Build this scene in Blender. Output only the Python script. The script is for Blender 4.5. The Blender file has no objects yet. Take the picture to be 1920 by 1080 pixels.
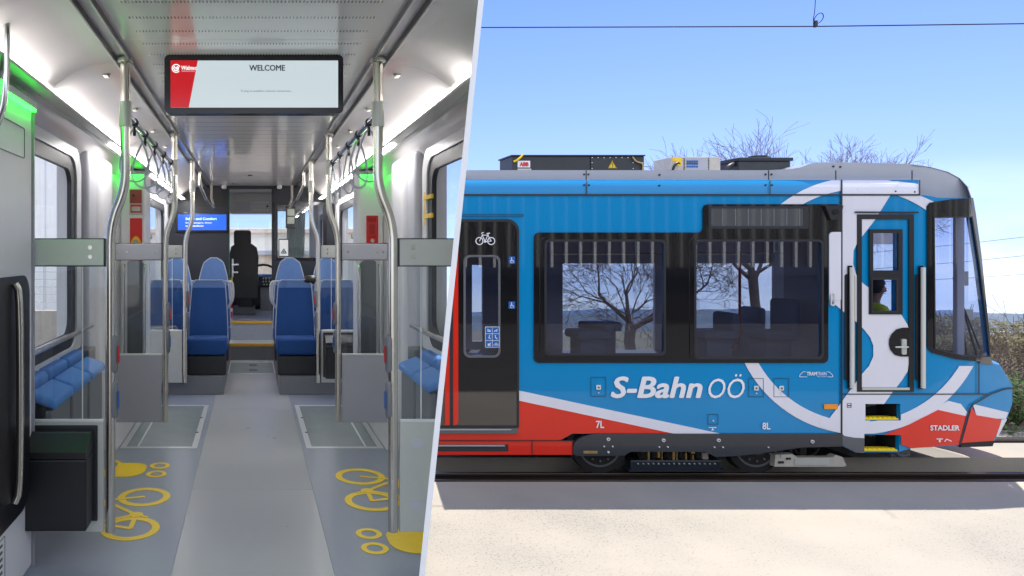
import bpy, bmesh, math, random
from mathutils import Vector, Matrix, noise
from mathutils.geometry import tessellate_polygon
random.seed(7)
S = bpy.context.scene
# ------------------------------------------------------------------ camera
# world origin is at the eye; x right, y into the picture, z up
F, CX, CY = 1300.0, 472.0, 470.0
cam_d = bpy.data.cameras.new('camera'); cam = bpy.data.objects.new('camera', cam_d)
S.collection.objects.link(cam); S.camera = cam
cam.location = (0, 0, 0); cam.rotation_euler = (math.radians(90), 0, 0)
cam_d.sensor_width = 36; cam_d.lens = F / 1920 * 36
cam_d.shift_x = (960 - CX) / 1920; cam_d.shift_y = -(540 - CY) / 1920
cam_d.clip_start = 0.05; cam_d.clip_end = 20000
# ------------------------------------------------------------------ light
SUNV = Vector((0.16, 0.345, 1.0)).normalized()
EL = math.asin(SUNV.z); AZ = math.atan2(SUNV.x, SUNV.y)
W_ = bpy.data.worlds.new('World'); S.world = W_; W_.use_nodes = True
nt = W_.node_tree; nt.nodes.clear()
out = nt.nodes.new('ShaderNodeOutputWorld'); bg = nt.nodes.new('ShaderNodeBackground')
sky = nt.nodes.new('ShaderNodeTexSky'); sky.sky_type = 'NISHITA'; sky.sun_disc = False
sky.sun_elevation = EL; sky.sun_rotation = AZ; sky.altitude = 100
sky.air_density = 1.0; sky.dust_density = 0.6; sky.ozone_density = 1.6
tc = nt.nodes.new('ShaderNodeTexCoord'); mp = nt.nodes.new('ShaderNodeMapping')
mp.inputs['Location'].default_value = (0, 0, 0.135)     # the land falls away: the far horizon lies below the eye
nt.links.new(tc.outputs['Generated'], mp.inputs['Vector']); nt.links.new(mp.outputs[0], sky.inputs['Vector'])
# soft clouds low over the horizon
mp2 = nt.nodes.new('ShaderNodeMapping'); mp2.inputs['Scale'].default_value = (2.2, 2.2, 9)
nt.links.new(tc.outputs['Generated'], mp2.inputs['Vector'])
nz = nt.nodes.new('ShaderNodeTexNoise'); nz.inputs['Scale'].default_value = 2.4; nz.inputs['Detail'].default_value = 7
nt.links.new(mp2.outputs[0], nz.inputs['Vector'])
cr = nt.nodes.new('ShaderNodeValToRGB'); cr.color_ramp.elements[0].position = .40; cr.color_ramp.elements[1].position = .66
nt.links.new(nz.outputs['Fac'], cr.inputs['Fac'])
sx = nt.nodes.new('ShaderNodeSeparateXYZ'); nt.links.new(tc.outputs['Generated'], sx.inputs[0])
mr = nt.nodes.new('ShaderNodeMapRange'); mr.inputs['From Min'].default_value = -0.10; mr.inputs['From Max'].default_value = 0.10
mr.inputs['To Min'].default_value = .95; mr.inputs['To Max'].default_value = 0.0
nt.links.new(sx.outputs['Z'], mr.inputs['Value'])
mu = nt.nodes.new('ShaderNodeMath'); mu.operation = 'MULTIPLY'
nt.links.new(cr.outputs['Color'], mu.inputs[0]); nt.links.new(mr.outputs[0], mu.inputs[1])
mx = nt.nodes.new('ShaderNodeMixRGB'); mx.inputs['Color2'].default_value = (6.4, 6.8, 7.5, 1)
# added unseen cloud bank behind the viewer, brightening the shaded train side and cabin
mb = nt.nodes.new('ShaderNodeMapRange'); mb.inputs['From Min'].default_value = -.05; mb.inputs['From Max'].default_value = -.45
nt.links.new(sx.outputs['Y'], mb.inputs['Value'])
cb = nt.nodes.new('ShaderNodeMapRange'); cb.inputs['From Min'].default_value = .35; cb.inputs['From Max'].default_value = .55; cb.inputs['To Min'].default_value = .55
nt.links.new(nz.outputs['Fac'], cb.inputs['Value'])
m2 = nt.nodes.new('ShaderNodeMath'); m2.operation = 'MULTIPLY'; nt.links.new(mb.outputs[0], m2.inputs[0]); nt.links.new(cb.outputs[0], m2.inputs[1])
m3 = nt.nodes.new('ShaderNodeMath'); m3.operation = 'MAXIMUM'; nt.links.new(mu.outputs[0], m3.inputs[0]); nt.links.new(m2.outputs[0], m3.inputs[1])
nt.links.new(m3.outputs[0], mx.inputs['Fac']); tn = nt.nodes.new('ShaderNodeMixRGB'); tn.blend_type = 'MULTIPLY'; tn.inputs['Fac'].default_value = 1; 
gr = nt.nodes.new('ShaderNodeValToRGB'); gr.color_ramp.elements[0].position = 0; gr.color_ramp.elements[0].color = (.80, .78, 1, 1)
gr.color_ramp.elements[1].position = 1; gr.color_ramp.elements[1].color = (.45, .58, 1, 1)
gm = nt.nodes.new('ShaderNodeMapRange'); gm.inputs['From Min'].default_value = .03; gm.inputs['From Max'].default_value = .36
nt.links.new(sx.outputs['Z'], gm.inputs['Value']); nt.links.new(gm.outputs[0], gr.inputs['Fac']); nt.links.new(gr.outputs[0], tn.inputs['Color2'])
nt.links.new(sky.outputs[0], tn.inputs['Color1']); nt.links.new(tn.outputs[0], mx.inputs['Color1']); nt.links.new(mx.outputs[0], bg.inputs['Color']); bg.inputs['Strength'].default_value = 0.15
nt.links.new(bg.outputs[0], out.inputs[0])
sl = bpy.data.lights.new('sun', 'SUN'); sl.energy = 4.4; sl.angle = math.radians(0.5); sl.color = (1, .95, .87)
so = bpy.data.objects.new('sun', sl); S.collection.objects.link(so)
so.rotation_euler = SUNV.to_track_quat('Z', 'Y').to_euler(); so.location = (5, 10, 30)
S.view_settings.view_transform = 'Standard'; S.view_settings.look = 'None'
S.view_settings.gamma = 1.0; S.view_settings.exposure = 0.75
S.cycles.use_denoising = True; S.cycles.max_bounces = 10; S.cycles.diffuse_bounces = 5
S.cycles.transparent_max_bounces = 16; S.cycles.sample_clamp_indirect = 6; S.cycles.caustics_reflective = False
# ------------------------------------------------------------------ materials
def srgb(r, g, b):
    f = lambda c: ((c/255+.055)/1.055)**2.4 if c/255 > .04045 else c/255/12.92
    return (f(r), f(g), f(b), 1)
def lin(*c): return (c[0], c[1], c[2], 1)
def mat(name, col, rough=.5, metal=0, var=0, vs=6, bump=0, bs=60, coat=0, rvar=0, emit=None, es=0, stretch=(1,1,1), bdist=.01):
    m = bpy.data.materials.new(name); m.use_nodes = True
    t = m.node_tree; b = t.nodes['Principled BSDF']
    if len(col) == 3: col = (*col, 1)
    b.inputs['Base Color'].default_value = col; b.inputs['Roughness'].default_value = rough
    b.inputs['Metallic'].default_value = metal
    if coat: b.inputs['Coat Weight'].default_value = coat; b.inputs['Coat Roughness'].default_value = .03
    if emit: b.inputs['Emission Color'].default_value = (*emit[:3], 1); b.inputs['Emission Strength'].default_value = es
    if var or bump or rvar:
        g = t.nodes.new('ShaderNodeTexCoord'); mpp = t.nodes.new('ShaderNodeMapping'); mpp.inputs['Scale'].default_value = stretch
        t.links.new(g.outputs['Object'], mpp.inputs[0])
    if var or rvar:
        n = t.nodes.new('ShaderNodeTexNoise'); n.inputs['Scale'].default_value = vs; n.inputs['Detail'].default_value = 8
        n.inputs['Roughness'].default_value = .65
        t.links.new(mpp.outputs[0], n.inputs['Vector'])
    if var:
        r = t.nodes.new('ShaderNodeMapRange'); r.inputs['From Min'].default_value = .25; r.inputs['From Max'].default_value = .75
        r.inputs['To Min'].default_value = 1-var; r.inputs['To Max'].default_value = 1+var
        t.links.new(n.outputs['Fac'], r.inputs['Value'])
        h = t.nodes.new('ShaderNodeVectorMath'); h.operation = 'SCALE'; h.inputs[0].default_value = col[:3]
        t.links.new(r.outputs[0], h.inputs['Scale']); t.links.new(h.outputs[0], b.inputs['Base Color'])
    if rvar:
        r = t.nodes.new('ShaderNodeMapRange'); r.inputs['From Min'].default_value = .3; r.inputs['From Max'].default_value = .7
        r.inputs['To Min'].default_value = max(0, rough-rvar); r.inputs['To Max'].default_value = rough+rvar
        t.links.new(n.outputs['Fac'], r.inputs['Value']); t.links.new(r.outputs[0], b.inputs['Roughness'])
    if bump:
        n2 = t.nodes.new('ShaderNodeTexNoise'); n2.inputs['Scale'].default_value = bs; n2.inputs['Detail'].default_value = 5
        t.links.new(mpp.outputs[0], n2.inputs['Vector'])
        bp = t.nodes.new('ShaderNodeBump'); bp.inputs['Strength'].default_value = bump; bp.inputs['Distance'].default_value = bdist
        t.links.new(n2.outputs['Fac'], bp.inputs['Height']); t.links.new(bp.outputs[0], b.inputs['Normal'])
    return m
def glass(name, tint, refl=1.0, rough=0.0):
    m = bpy.data.materials.new(name); m.use_nodes = True; t = m.node_tree; t.nodes.clear()
    o = t.nodes.new('ShaderNodeOutputMaterial'); mxs = t.nodes.new('ShaderNodeMixShader')
    tr = t.nodes.new('ShaderNodeBsdfTransparent'); tr.inputs[0].default_value = (*tint, 1)
    gl = t.nodes.new('ShaderNodeBsdfGlossy'); gl.inputs['Roughness'].default_value = rough; gl.inputs[0].default_value = (1, 1, 1, 1)
    fr = t.nodes.new('ShaderNodeLayerWeight'); fr.inputs['Blend'].default_value = .5
    pw = t.nodes.new('ShaderNodeMath'); pw.operation = 'POWER'; pw.inputs[1].default_value = 5; t.links.new(fr.outputs['Facing'], pw.inputs[0])
    mm = t.nodes.new('ShaderNodeMath'); mm.operation = 'MULTIPLY_ADD'; mm.inputs[1].default_value = .5*refl; mm.inputs[2].default_value = .04*refl; mm.use_clamp = True
    t.links.new(pw.outputs[0], mm.inputs[0]); t.links.new(mm.outputs[0], mxs.inputs[0])
    t.links.new(tr.outputs[0], mxs.inputs[1]); t.links.new(gl.outputs[0], mxs.inputs[2]); t.links.new(mxs.outputs[0], o.inputs[0])
    return m
M = {}
M['steel'] = mat('brushed_steel', lin(.62, .59, .53), .22, 1, var=.08, vs=30, rvar=.06, stretch=(1, 1, .1))
M['railgrey'] = mat('dark_ceiling_rail', lin(.16, .15, .15), .35, .5)
M['chrome'] = mat('chrome', lin(.8, .79, .77), .12, 1)
M['alu'] = mat('anodised_aluminium', lin(.42, .42, .46), .38, .3, var=.04, vs=3)
M['alu_pale'] = mat('pale_aluminium_plate', lin(.52, .53, .49), .34, .15, var=.03, vs=5)
M['wall'] = mat('pale_grey_wall_plastic', lin(.76, .75, .77), .35, var=.03, vs=3, bump=.05, bs=300, bdist=.001)
M['trim'] = mat('grey_trim_plastic', lin(.52, .52, .57), .4, var=.03, vs=3)
M['cove'] = mat('glossy_cove_panel', lin(.80, .76, .75), .16, var=.03, vs=2, coat=.4, bump=.03, bs=3, bdist=.01)
M['rubber'] = mat('black_rubber', lin(.015, .016, .022), .45)
M['black'] = mat('gloss_black', lin(.012, .012, .015), .18)
M['blackmat'] = mat('black_plastic', lin(.009, .009, .011), .4, var=.1, vs=40)
M['navy'] = mat('dark_navy_bulkhead', lin(.013, .016, .026), .45, var=.08, vs=5)
M['floor'] = mat('blue_grey_floor', lin(.27, .30, .36), .38, var=.07, vs=14, rvar=.08, bump=.12, bs=500, bdist=.0015)
M['aisle'] = mat('light_grey_aisle_floor', lin(.385, .395, .405), .33, var=.05, vs=2.5, rvar=.07)
M['yellow'] = mat('yellow_floor_paint', lin(.95, .66, .01), .4, var=.05, vs=40)
M['gold'] = mat('ochre_step_edge', lin(.55, .30, .03), .5, var=.1, vs=30)
M['white'] = mat('white_paint', lin(.84, .84, .85), .35, var=.02, vs=10)
M['silverline'] = mat('silver_edge_strip', lin(.72, .73, .74), .3, .3)
M['seat'] = mat('royal_blue_fabric', lin(.005, .052, .20), .85, var=.18, vs=90, bump=.3, bs=700, bdist=.001)
M['seat_pale'] = mat('pale_blue_leather', lin(.075, .16, .37), .55, var=.08, vs=30, bump=.15, bs=300, bdist=.001)
M['piping'] = mat('light_grey_piping', lin(.36, .38, .42), .5)
M['seat_tip'] = mat('mid_blue_fabric', lin(.085, .245, .60), .8, var=.15, vs=80, bump=.3, bs=600, bdist=.001)
M['grey_plastic'] = mat('dark_grey_plastic', lin(.11, .115, .125), .45, var=.06, vs=12)
M['greyp'] = mat('grey_seat_shell', lin(.17, .175, .19), .42, var=.05, vs=9)
M['red_box'] = mat('red_enamel', lin(.62, .015, .012), .3, var=.04, vs=20)
M['screen_white'] = mat('lit_white_screen', lin(.1, .1, .1), .2, emit=(.60, .70, .74), es=.55)
M['screen_red'] = mat('lit_red_screen', lin(.1, 0, 0), .2, emit=(.50, .003, .01), es=.62)
M['screen_blue'] = mat('lit_blue_screen', lin(0, 0, .1), .2, emit=(.012, .13, .75), es=.75)
M['scr_navy'] = mat('navy_screen_text', lin(.01, .01, .08), .4)
M['scr_light'] = mat('lit_screen_text', lin(.5, .5, .5), .4, emit=(.9, .95, .95), es=.6)
M['scr_green'] = mat('lit_lime_screen_text', lin(.3, .5, .1), .4, emit=(.55, .95, .25), es=.6)
M['lamp_green'] = mat('green_led_strip', lin(.1, .8, .1), .3, emit=(.01, 1.0, .02), es=11)
M['fill_soft'] = mat('soft_white_fill_strip', lin(.8, .8, .8), .3, emit=(1, .96, .93), es=7)
M['lamp_white'] = mat('white_led_strip', lin(.8, .8, .8), .3, emit=(1, .97, .95), es=36)
M['glass_clear'] = glass('clear_glass', (.93, .95, .95), .9)
M['glass_bright'] = glass('side_window_glass', (.97, .98, .98), .4)
M['glass_tint'] = glass('tinted_glass', (.62, .65, .73), 2.8)
M['glass_wind'] = glass('windscreen_glass', (.76, .79, .86), 1.3)
def paint(name, col, wob=.3):
    m = mat(name, col, .3, var=.03, vs=1.5, coat=.45, bump=wob*.16, bs=2.2, bdist=.02, stretch=(2.5, 1, .5))
    m.node_tree.nodes['Principled BSDF'].inputs['Specular IOR Level'].default_value = .2
    return m
M['blue'] = paint('sky_blue_paint', lin(.0, .228, .51))
M['red'] = paint('signal_red_paint', lin(.68, .022, .008))
M['bwhite'] = paint('bright_white_paint', lin(.70, .70, .77))
M['rgrey'] = paint('silver_grey_paint', lin(.38, .40, .45))
M['bglass'] = mat('black_glass_panel', lin(.008, .008, .009), .05, bump=.05, bs=2.5, bdist=.02, coat=1, stretch=(3, 1, .6))
M['skirt'] = mat('dark_slate_skirt', lin(.022, .028, .038), .3, var=.12, vs=9, coat=.2)
M['under'] = mat('underfloor_black', lin(.014, .013, .013), .7, var=.3, vs=12)
M['orange'] = mat('orange_reflector', lin(.85, .28, .01), .3)
M['yellow_sign'] = mat('warning_yellow', lin(.85, .55, .01), .4)
M['sign_blue'] = mat('sign_blue', lin(.01, .12, .42), .35)
M['decal_white'] = mat('white_decal', lin(.78, .78, .82), .35)
M['redtxt'] = mat('red_lettering', lin(.65, .03, .02), .4)
M['cream_metal'] = mat('cream_equipment_case', lin(.5, .46, .40), .45, var=.12, vs=15)
M['brass'] = mat('brass_fittings', lin(.42, .30, .13), .35, .8, var=.2, vs=30)
M['rusty'] = mat('brown_track_bed_or_shade', lin(.014, .010, .008), .85, var=.5, vs=5, bump=.6, bs=40, stretch=(.15, 2, 2))
M['railhead'] = mat('worn_rail_steel', lin(.09, .065, .055), .35, .7, var=.25, vs=8, stretch=(.2, 2, 2))
M['bark'] = mat('winter_bark', lin(.15, .11, .10), .85, var=.3, vs=20, bump=.5, bs=60)
M['twig'] = mat('thin_grey_twigs', lin(.20, .15, .13), .85, var=.2, vs=5)
M['inside'] = mat('vehicle_lining', lin(.62, .58, .62), .55, var=.06, vs=3)
M['inside_light'] = mat('pale_vehicle_lining', lin(.5, .48, .52), .5, var=.05, vs=3)
M['steptread'] = mat('yellow_step_tread', lin(.85, .62, .01), .5, var=.1, vs=60)
M['skin'] = mat('skin', lin(.42, .22, .15), .5, var=.08, vs=15)
M['vest'] = mat('hi_vis_yellow_fabric', lin(.62, .75, .03), .7, var=.08, vs=15)
M['hair'] = mat('dark_hair', lin(.015, .011, .009), .6)
M['trouser'] = mat('dark_work_trousers', lin(.02, .025, .04), .8)
# perforated ceiling: rows of punched dashes running across the car
def ceiling_mat():
    m = mat('perforated_ceiling_panel', lin(.42, .39, .37), .2, coat=.35)
    t = m.node_tree; b = t.nodes['Principled BSDF']
    g = t.nodes.new('ShaderNodeTexCoord'); sp = t.nodes.new('ShaderNodeSeparateXYZ'); t.links.new(g.outputs['Object'], sp.inputs[0])
    def math_(op, a, c, d=None):
        n = t.nodes.new('ShaderNodeMath'); n.operation = op
        for i, v in enumerate((a, c, d)):
            if v is None: continue
            if isinstance(v, (int, float)): n.inputs[i].default_value = v
            else: t.links.new(v, n.inputs[i])
        return n.outputs[0]
    y, x = sp.outputs['Y'], sp.outputs['X']
    row = math_('LESS_THAN', math_('PINGPONG', math_('ADD', y, .02), .0875), .013)
    row = math_('MULTIPLY', row, math_('GREATER_THAN', math_('PINGPONG', y, .006), .0016))
    dash = math_('LESS_THAN', math_('PINGPONG', x, .007), .0028)
    inx = math_('LESS_THAN', math_('ABSOLUTE', x, 0), .50)
    fac = math_('MULTIPLY', math_('MULTIPLY', row, dash), inx)
    mxx = t.nodes.new('ShaderNodeMixRGB'); t.links.new(fac, mxx.inputs['Fac'])
    mxx.inputs['Color1'].default_value = lin(.84, .80, .78); mxx.inputs['Color2'].default_value = lin(.06, .055, .05)
    t.links.new(mxx.outputs[0], b.inputs['Base Color'])
    return m
M['ceil'] = ceiling_mat()
def ground_mat():
    m = mat('pale_gravelly_concrete', lin(.5, .45, .38), .9)
    t = m.node_tree; b = t.nodes['Principled BSDF']; g = t.nodes.new('ShaderNodeTexCoord')
    n1 = t.nodes.new('ShaderNodeTexNoise'); n1.inputs['Scale'].default_value = .55; n1.inputs['Detail'].default_value = 9
    n2 = t.nodes.new('ShaderNodeTexNoise'); n2.inputs['Scale'].default_value = 55; n2.inputs['Detail'].default_value = 4
    v = t.nodes.new('ShaderNodeTexVoronoi'); v.inputs['Scale'].default_value = 38
    for q in (n1, n2, v): t.links.new(g.outputs['Object'], q.inputs['Vector'])
    r1 = t.nodes.new('ShaderNodeValToRGB'); r1.color_ramp.elements[0].position = .3; r1.color_ramp.elements[0].color = lin(.285, .265, .225)
    r1.color_ramp.elements[1].position = .7; r1.color_ramp.elements[1].color = lin(.39, .345, .275)
    t.links.new(n1.outputs['Fac'], r1.inputs['Fac'])
    # dark grit, denser in patches
    ad = t.nodes.new('ShaderNodeMath'); ad.operation = 'MULTIPLY_ADD'; ad.inputs[1].default_value = .35; t.links.new(n1.outputs['Fac'], ad.inputs[0]); t.links.new(n2.outputs['Fac'], ad.inputs[2])
    r2 = t.nodes.new('ShaderNodeValToRGB'); r2.color_ramp.elements[0].position = .44; r2.color_ramp.elements[0].color = lin(.5, .46, .43)
    r2.color_ramp.elements[1].position = .57; r2.color_ramp.elements[1].color = lin(1, 1, 1)
    t.links.new(ad.outputs[0], r2.inputs['Fac'])
    # the smooth slab by the rails has no grit
    sp = t.nodes.new('ShaderNodeSeparateXYZ'); t.links.new(g.outputs['Object'], sp.inputs[0])
    gt = t.nodes.new('ShaderNodeMapRange'); gt.inputs['From Min'].default_value = 7.35; gt.inputs['From Max'].default_value = 7.6
    t.links.new(sp.outputs['Y'], gt.inputs['Value'])
    wmx = t.nodes.new('ShaderNodeMixRGB'); wmx.inputs['Color2'].default_value = (1, 1, 1, 1)
    t.links.new(gt.outputs[0], wmx.inputs['Fac']); t.links.new(r2.outputs[0], wmx.inputs['Color1'])
    mu_ = t.nodes.new('ShaderNodeMixRGB'); mu_.blend_type = 'MULTIPLY'; mu_.inputs['Fac'].default_value = 1
    t.links.new(r1.outputs[0], mu_.inputs['Color1']); t.links.new(wmx.outputs[0], mu_.inputs['Color2'])
    t.links.new(mu_.outputs[0], b.inputs['Base Color'])
    bp = t.nodes.new('ShaderNodeBump'); bp.inputs['Strength'].default_value = .5; bp.inputs['Distance'].default_value = .012
    t.links.new(n2.outputs['Fac'], bp.inputs['Height']); t.links.new(bp.outputs[0], b.inputs['Normal'])
    return m
M['ground'] = ground_mat()
# ------------------------------------------------------------------ helpers
C = S.collection
def W(px, py, d): return Vector(((px-CX)/F*d, d, (CY-py)/F*d))
def thing(name, label, cat, loc=(0, 0, 0), group=None):
    o = bpy.data.objects.new(name, None); C.objects.link(o); o.location = loc; o.empty_display_size = .1
    o['label'] = label; o['category'] = cat
    if group: o['group'] = group
    return o
def tag(o, label, cat, group=None):
    o['label'] = label; o['category'] = cat
    if group: o['group'] = group
    return o
# the white panel stands in a plane  x = KA*y + KB*z
KA, KB = 0.2936, 0.1028
PN = Vector((1, -KA, -KB)).normalized()
def clip(bm, side):
    """cut a mesh at the dividing panel: 'in' keeps the cabin side, 'out' the yard side"""
    off = .0091
    co = PN * (-off if side == 'in' else off)
    bmesh.ops.bisect_plane(bm, geom=bm.verts[:]+bm.edges[:]+bm.faces[:], plane_co=co, plane_no=PN,
                           clear_outer=(side == 'in'), clear_inner=(side == 'out'))
def world_root(o):
    loc = Vector(o.location); p = o.parent
    return loc
def obj(name, bm, m, parent=None, smooth=False, cl=None, label=None, kind=None, auto=None):
    if cl: clip(bm, cl)
    me = bpy.data.meshes.new(name); bmesh.ops.recalc_face_normals(bm, faces=bm.faces[:]); bm.to_mesh(me); bm.free()
    for mm in (m if isinstance(m, (list, tuple)) else [m]): me.materials.append(M[mm] if isinstance(mm, str) else mm)
    if smooth:
        for p in me.polygons: p.use_smooth = True
        if hasattr(me, 'set_sharp_from_angle'): me.set_sharp_from_angle(angle=math.radians(38))
    o = bpy.data.objects.new(name, me); C.objects.link(o)
    if parent:
        o.parent = parent
        r = parent
        while r.parent: r = r.parent
        if r is parent: o.matrix_parent_inverse = Matrix.Translation(-Vector(r.location))
    if label: o['label'] = label
    if kind: o['kind'] = kind
    return o
def B(): return bmesh.new()
def box(bm, x0, x1, y0, y1, z0, z1, bev=0, seg=2):
    vs = [bm.verts.new((x, y, z)) for x in (x0, x1) for y in (y0, y1) for z in (z0, z1)]
    fs = [(0, 1, 3, 2), (4, 6, 7, 5), (0, 4, 5, 1), (2, 3, 7, 6), (0, 2, 6, 4), (1, 5, 7, 3)]
    ff = [bm.faces.new([vs[i] for i in f]) for f in fs]
    if bev:
        es = list({e for f in ff for e in f.edges})
        bmesh.ops.bevel(bm, geom=es, offset=bev, segments=seg, affect='EDGES', profile=.5)
    return bm
def tube(bm, pts, r, n=10, caps=True, radii=None):
    pts = [Vector(p) for p in pts]; rings = []
    t0 = (pts[1]-pts[0]).normalized(); up = Vector((0, 0, 1)) if abs(t0.z) < .9 else Vector((0, 1, 0))
    nrm = t0.cross(up).normalized()
    for i, p in enumerate(pts):
        a = pts[i]-pts[i-1] if i else pts[1]-pts[0]; b = pts[i+1]-p if i < len(pts)-1 else a
        t = (a.normalized()+b.normalized()); t = t.normalized() if t.length > 1e-6 else a.normalized()
        nrm = (nrm - t*nrm.dot(t)).normalized(); bn = t.cross(nrm)
        rr_ = radii[i] if radii else r
        rings.append([bm.verts.new(p + nrm*math.cos(2*math.pi*k/n)*rr_ + bn*math.sin(2*math.pi*k/n)*rr_) for k in range(n)])
    for a, b in zip(rings, rings[1:]):
        for k in range(n): bm.faces.new((a[k], a[(k+1) % n], b[(k+1) % n], b[k]))
    if caps and n > 2: bm.faces.new(rings[0][::-1]); bm.faces.new(rings[-1])
    return bm
def smoothpath(pts, it=2):
    pts = [Vector(p) for p in pts]
    for _ in range(it):
        q = [pts[0]]
        for a, b in zip(pts, pts[1:]): q += [a.lerp(b, .25), a.lerp(b, .75)]
        q.append(pts[-1]); pts = q
    return pts
def cyl(bm, c, r, axis, h, n=24):
    c = Vector(c); a = Vector(axis).normalized(); return tube(bm, [c - a*h/2, c + a*h/2], r, n)
def rr(x0, x1, y0, y1, r, n=5):
    if x0 > x1: x0, x1 = x1, x0
    if y0 > y1: y0, y1 = y1, y0
    rs = r if isinstance(r, (list, tuple)) else [r]*4
    o = []
    for (cx, cy, a0, q) in ((x1, y1, 0, rs[0]), (x0, y1, 90, rs[1]), (x0, y0, 180, rs[2]), (x1, y0, 270, rs[3])):
        sx_ = -1 if cx == x1 else 1; sy_ = -1 if cy == y1 else 1
        for k in range(n+1):
            a = math.radians(a0 + 90*k/n); o.append((cx+sx_*q+q*math.cos(a), cy+sy_*q+q*math.sin(a)))
    return o
def circ(cx, cy, r, n=32, a0=0, a1=360):
    return [(cx+r*math.cos(math.radians(a0+(a1-a0)*k/n)), cy+r*math.sin(math.radians(a0+(a1-a0)*k/n))) for k in range(n + (0 if a1-a0 == 360 else 1))]
def plate(bm, loops, mapf, thick=.004, cutout=(), cu=(), cv=(), off=0.0):
    """loops: outer (and holes) in 2-D; cut-outs: convex polygons removed; mapf(u,v,offset)->3-D; offset>0 is proud"""
    t = bmesh.new(); flat = [p for l in loops for p in l]
    vs = [t.verts.new((p[0], p[1], 0)) for p in flat]
    for tri in tessellate_polygon([[Vector((p[0], p[1], 0)) for p in l] for l in loops]):
        try: t.faces.new([vs[i] for i in tri])
        except ValueError: pass
    def cut(co, no): bmesh.ops.bisect_plane(t, geom=t.verts[:]+t.edges[:]+t.faces[:], plane_co=co, plane_no=no, dist=1e-6)
    for u in cu: cut((u, 0, 0), (1, 0, 0))
    for v in cv: cut((0, v, 0), (0, 1, 0))
    for poly in cutout:
        n = len(poly); ar = sum(poly[i][0]*poly[(i+1) % n][1]-poly[(i+1) % n][0]*poly[i][1] for i in range(n))
        if ar < 0: poly = poly[::-1]
        ed = []
        for i in range(n):
            a, b = Vector((*poly[i], 0)), Vector((*poly[(i+1) % n], 0)); d = b-a
            nn = Vector((-d.y, d.x, 0)).normalized(); ed.append((a, nn)); cut(a, nn)
        kill = [f for f in t.faces if all((f.calc_center_median()-a).dot(nn) > 0 for a, nn in ed)]
        bmesh.ops.delete(t, geom=kill, context='FACES')
    bmesh.ops.dissolve_degenerate(t, dist=1e-6, edges=t.edges[:])
    if thick:
        r = bmesh.ops.extrude_face_region(t, geom=t.faces[:])
        for v in r['geom']:
            if isinstance(v, bmesh.types.BMVert): v.co.z = 1
    mv = {}
    for v in t.verts: mv[v] = bm.verts.new(mapf(v.co.x, v.co.y, off - (0 if v.co.z > .5 or not thick else thick)))
    for f in t.faces:
        try: bm.faces.new([mv[v] for v in f.verts])
        except ValueError: pass
    t.free(); return bm
def icon(bm, prims, mapf, off=0.0, th=.002, st=.0005):
    for k, p in enumerate(prims):
        o = off + k*st
        if p[0] == 'ring': plate(bm, [circ(p[1], p[2], p[3]+p[4]/2, 36), circ(p[1], p[2], p[3]-p[4]/2, 36)], mapf, th, off=o)
        elif p[0] == 'disc': plate(bm, [circ(p[1], p[2], p[3], 24)], mapf, th, off=o)
        elif p[0] == 'poly': plate(bm, [p[1]], mapf, th, off=o)
        elif p[0] == 'line':
            for j, (a, b) in enumerate(zip(p[1], p[1][1:])):
                a, b = Vector(a), Vector(b); d = (b-a).normalized()*p[2]/2; n = Vector((-d.y, d.x)); e = p[2]*.0
                plate(bm, [[tuple(a-n), tuple(b-n), tuple(b+d*.7), tuple(b+n), tuple(a+n), tuple(a-d*.7)]], mapf, th, off=o+j*st*.4)
    return bm
def arc(cx, cy, r, w, a0, a1, n=24):
    return ('poly', circ(cx, cy, r+w/2, n, a0, a1) + circ(cx, cy, r-w/2, n, a0, a1)[::-1])
def text(name, s, box2, mapf, m, parent, bold=0, shear=0, off=0.0, th=.002, spacing=1.0, keep=False):
    cu = bpy.data.curves.new('txt', 'FONT'); cu.body = s; cu.size = 1; cu.shear = shear; cu.space_character = spacing
    cu.extrude = .0; cu.resolution_u = 3
    o = bpy.data.objects.new('txt', cu); C.objects.link(o)
    dg = bpy.context.evaluated_depsgraph_get(); dg.update(); me = bpy.data.meshes.new_from_object(o.evaluated_get(dg))
    bpy.data.objects.remove(o)
    xs = [v.co.x for v in me.vertices]; ys = [v.co.y for v in me.vertices]
    x0, x1, y0, y1 = min(xs), max(xs), min(ys), max(ys)
    u0, u1, v0, v1 = box2          # v0 = bottom, v1 = top
    bm = bmesh.new(); bm.from_mesh(me); bpy.data.meshes.remove(me)
    bmesh.ops.remove_doubles(bm, verts=bm.verts[:], dist=1e-5)
    base = [(v.co.x, v.co.y) for v in bm.verts]; bm.verts.index_update(); fl = [[v.index for v in f.verts] for f in bm.faces]; bm.free()
    o2 = bmesh.new(); bb = bold*1.3; k = 0
    for dx, dy in ([(0, 0)] if not bold else [(bb*math.cos(q), bb*.75*math.sin(q)) for q in [j*math.pi/4 for j in range(8)]] + [(0, 0)]):
        vs = []
        for x, y in base:
            u = u0 + (x+dx-x0+bb)/(x1-x0+2*bb)*(u1-u0); w = v0 + (y+dy-y0)/(y1-y0)*(v1-v0); vs.append(o2.verts.new(mapf(u, w, off+k*.0003)))
        for f in fl: o2.faces.new([vs[i] for i in f])
        k += 1
    bm = o2
    return obj(name, bm, m, parent)
def face_y(y):          # flat things facing the camera, coordinates in metres
    return lambda u, v, o: Vector((u, y-o, v))
def side_x(s, x=1.2):   # inside face of a side wall; u = depth, v = height
    return lambda u, v, o: Vector((s*(x-o), u, v))
def flat_z(z): return lambda u, v, o: Vector((u, v, z+o))
def pxm(d):             # measured in picture units at depth d
    return lambda u, v, o: W(u, v, d) - Vector((0, o, 0))
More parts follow.
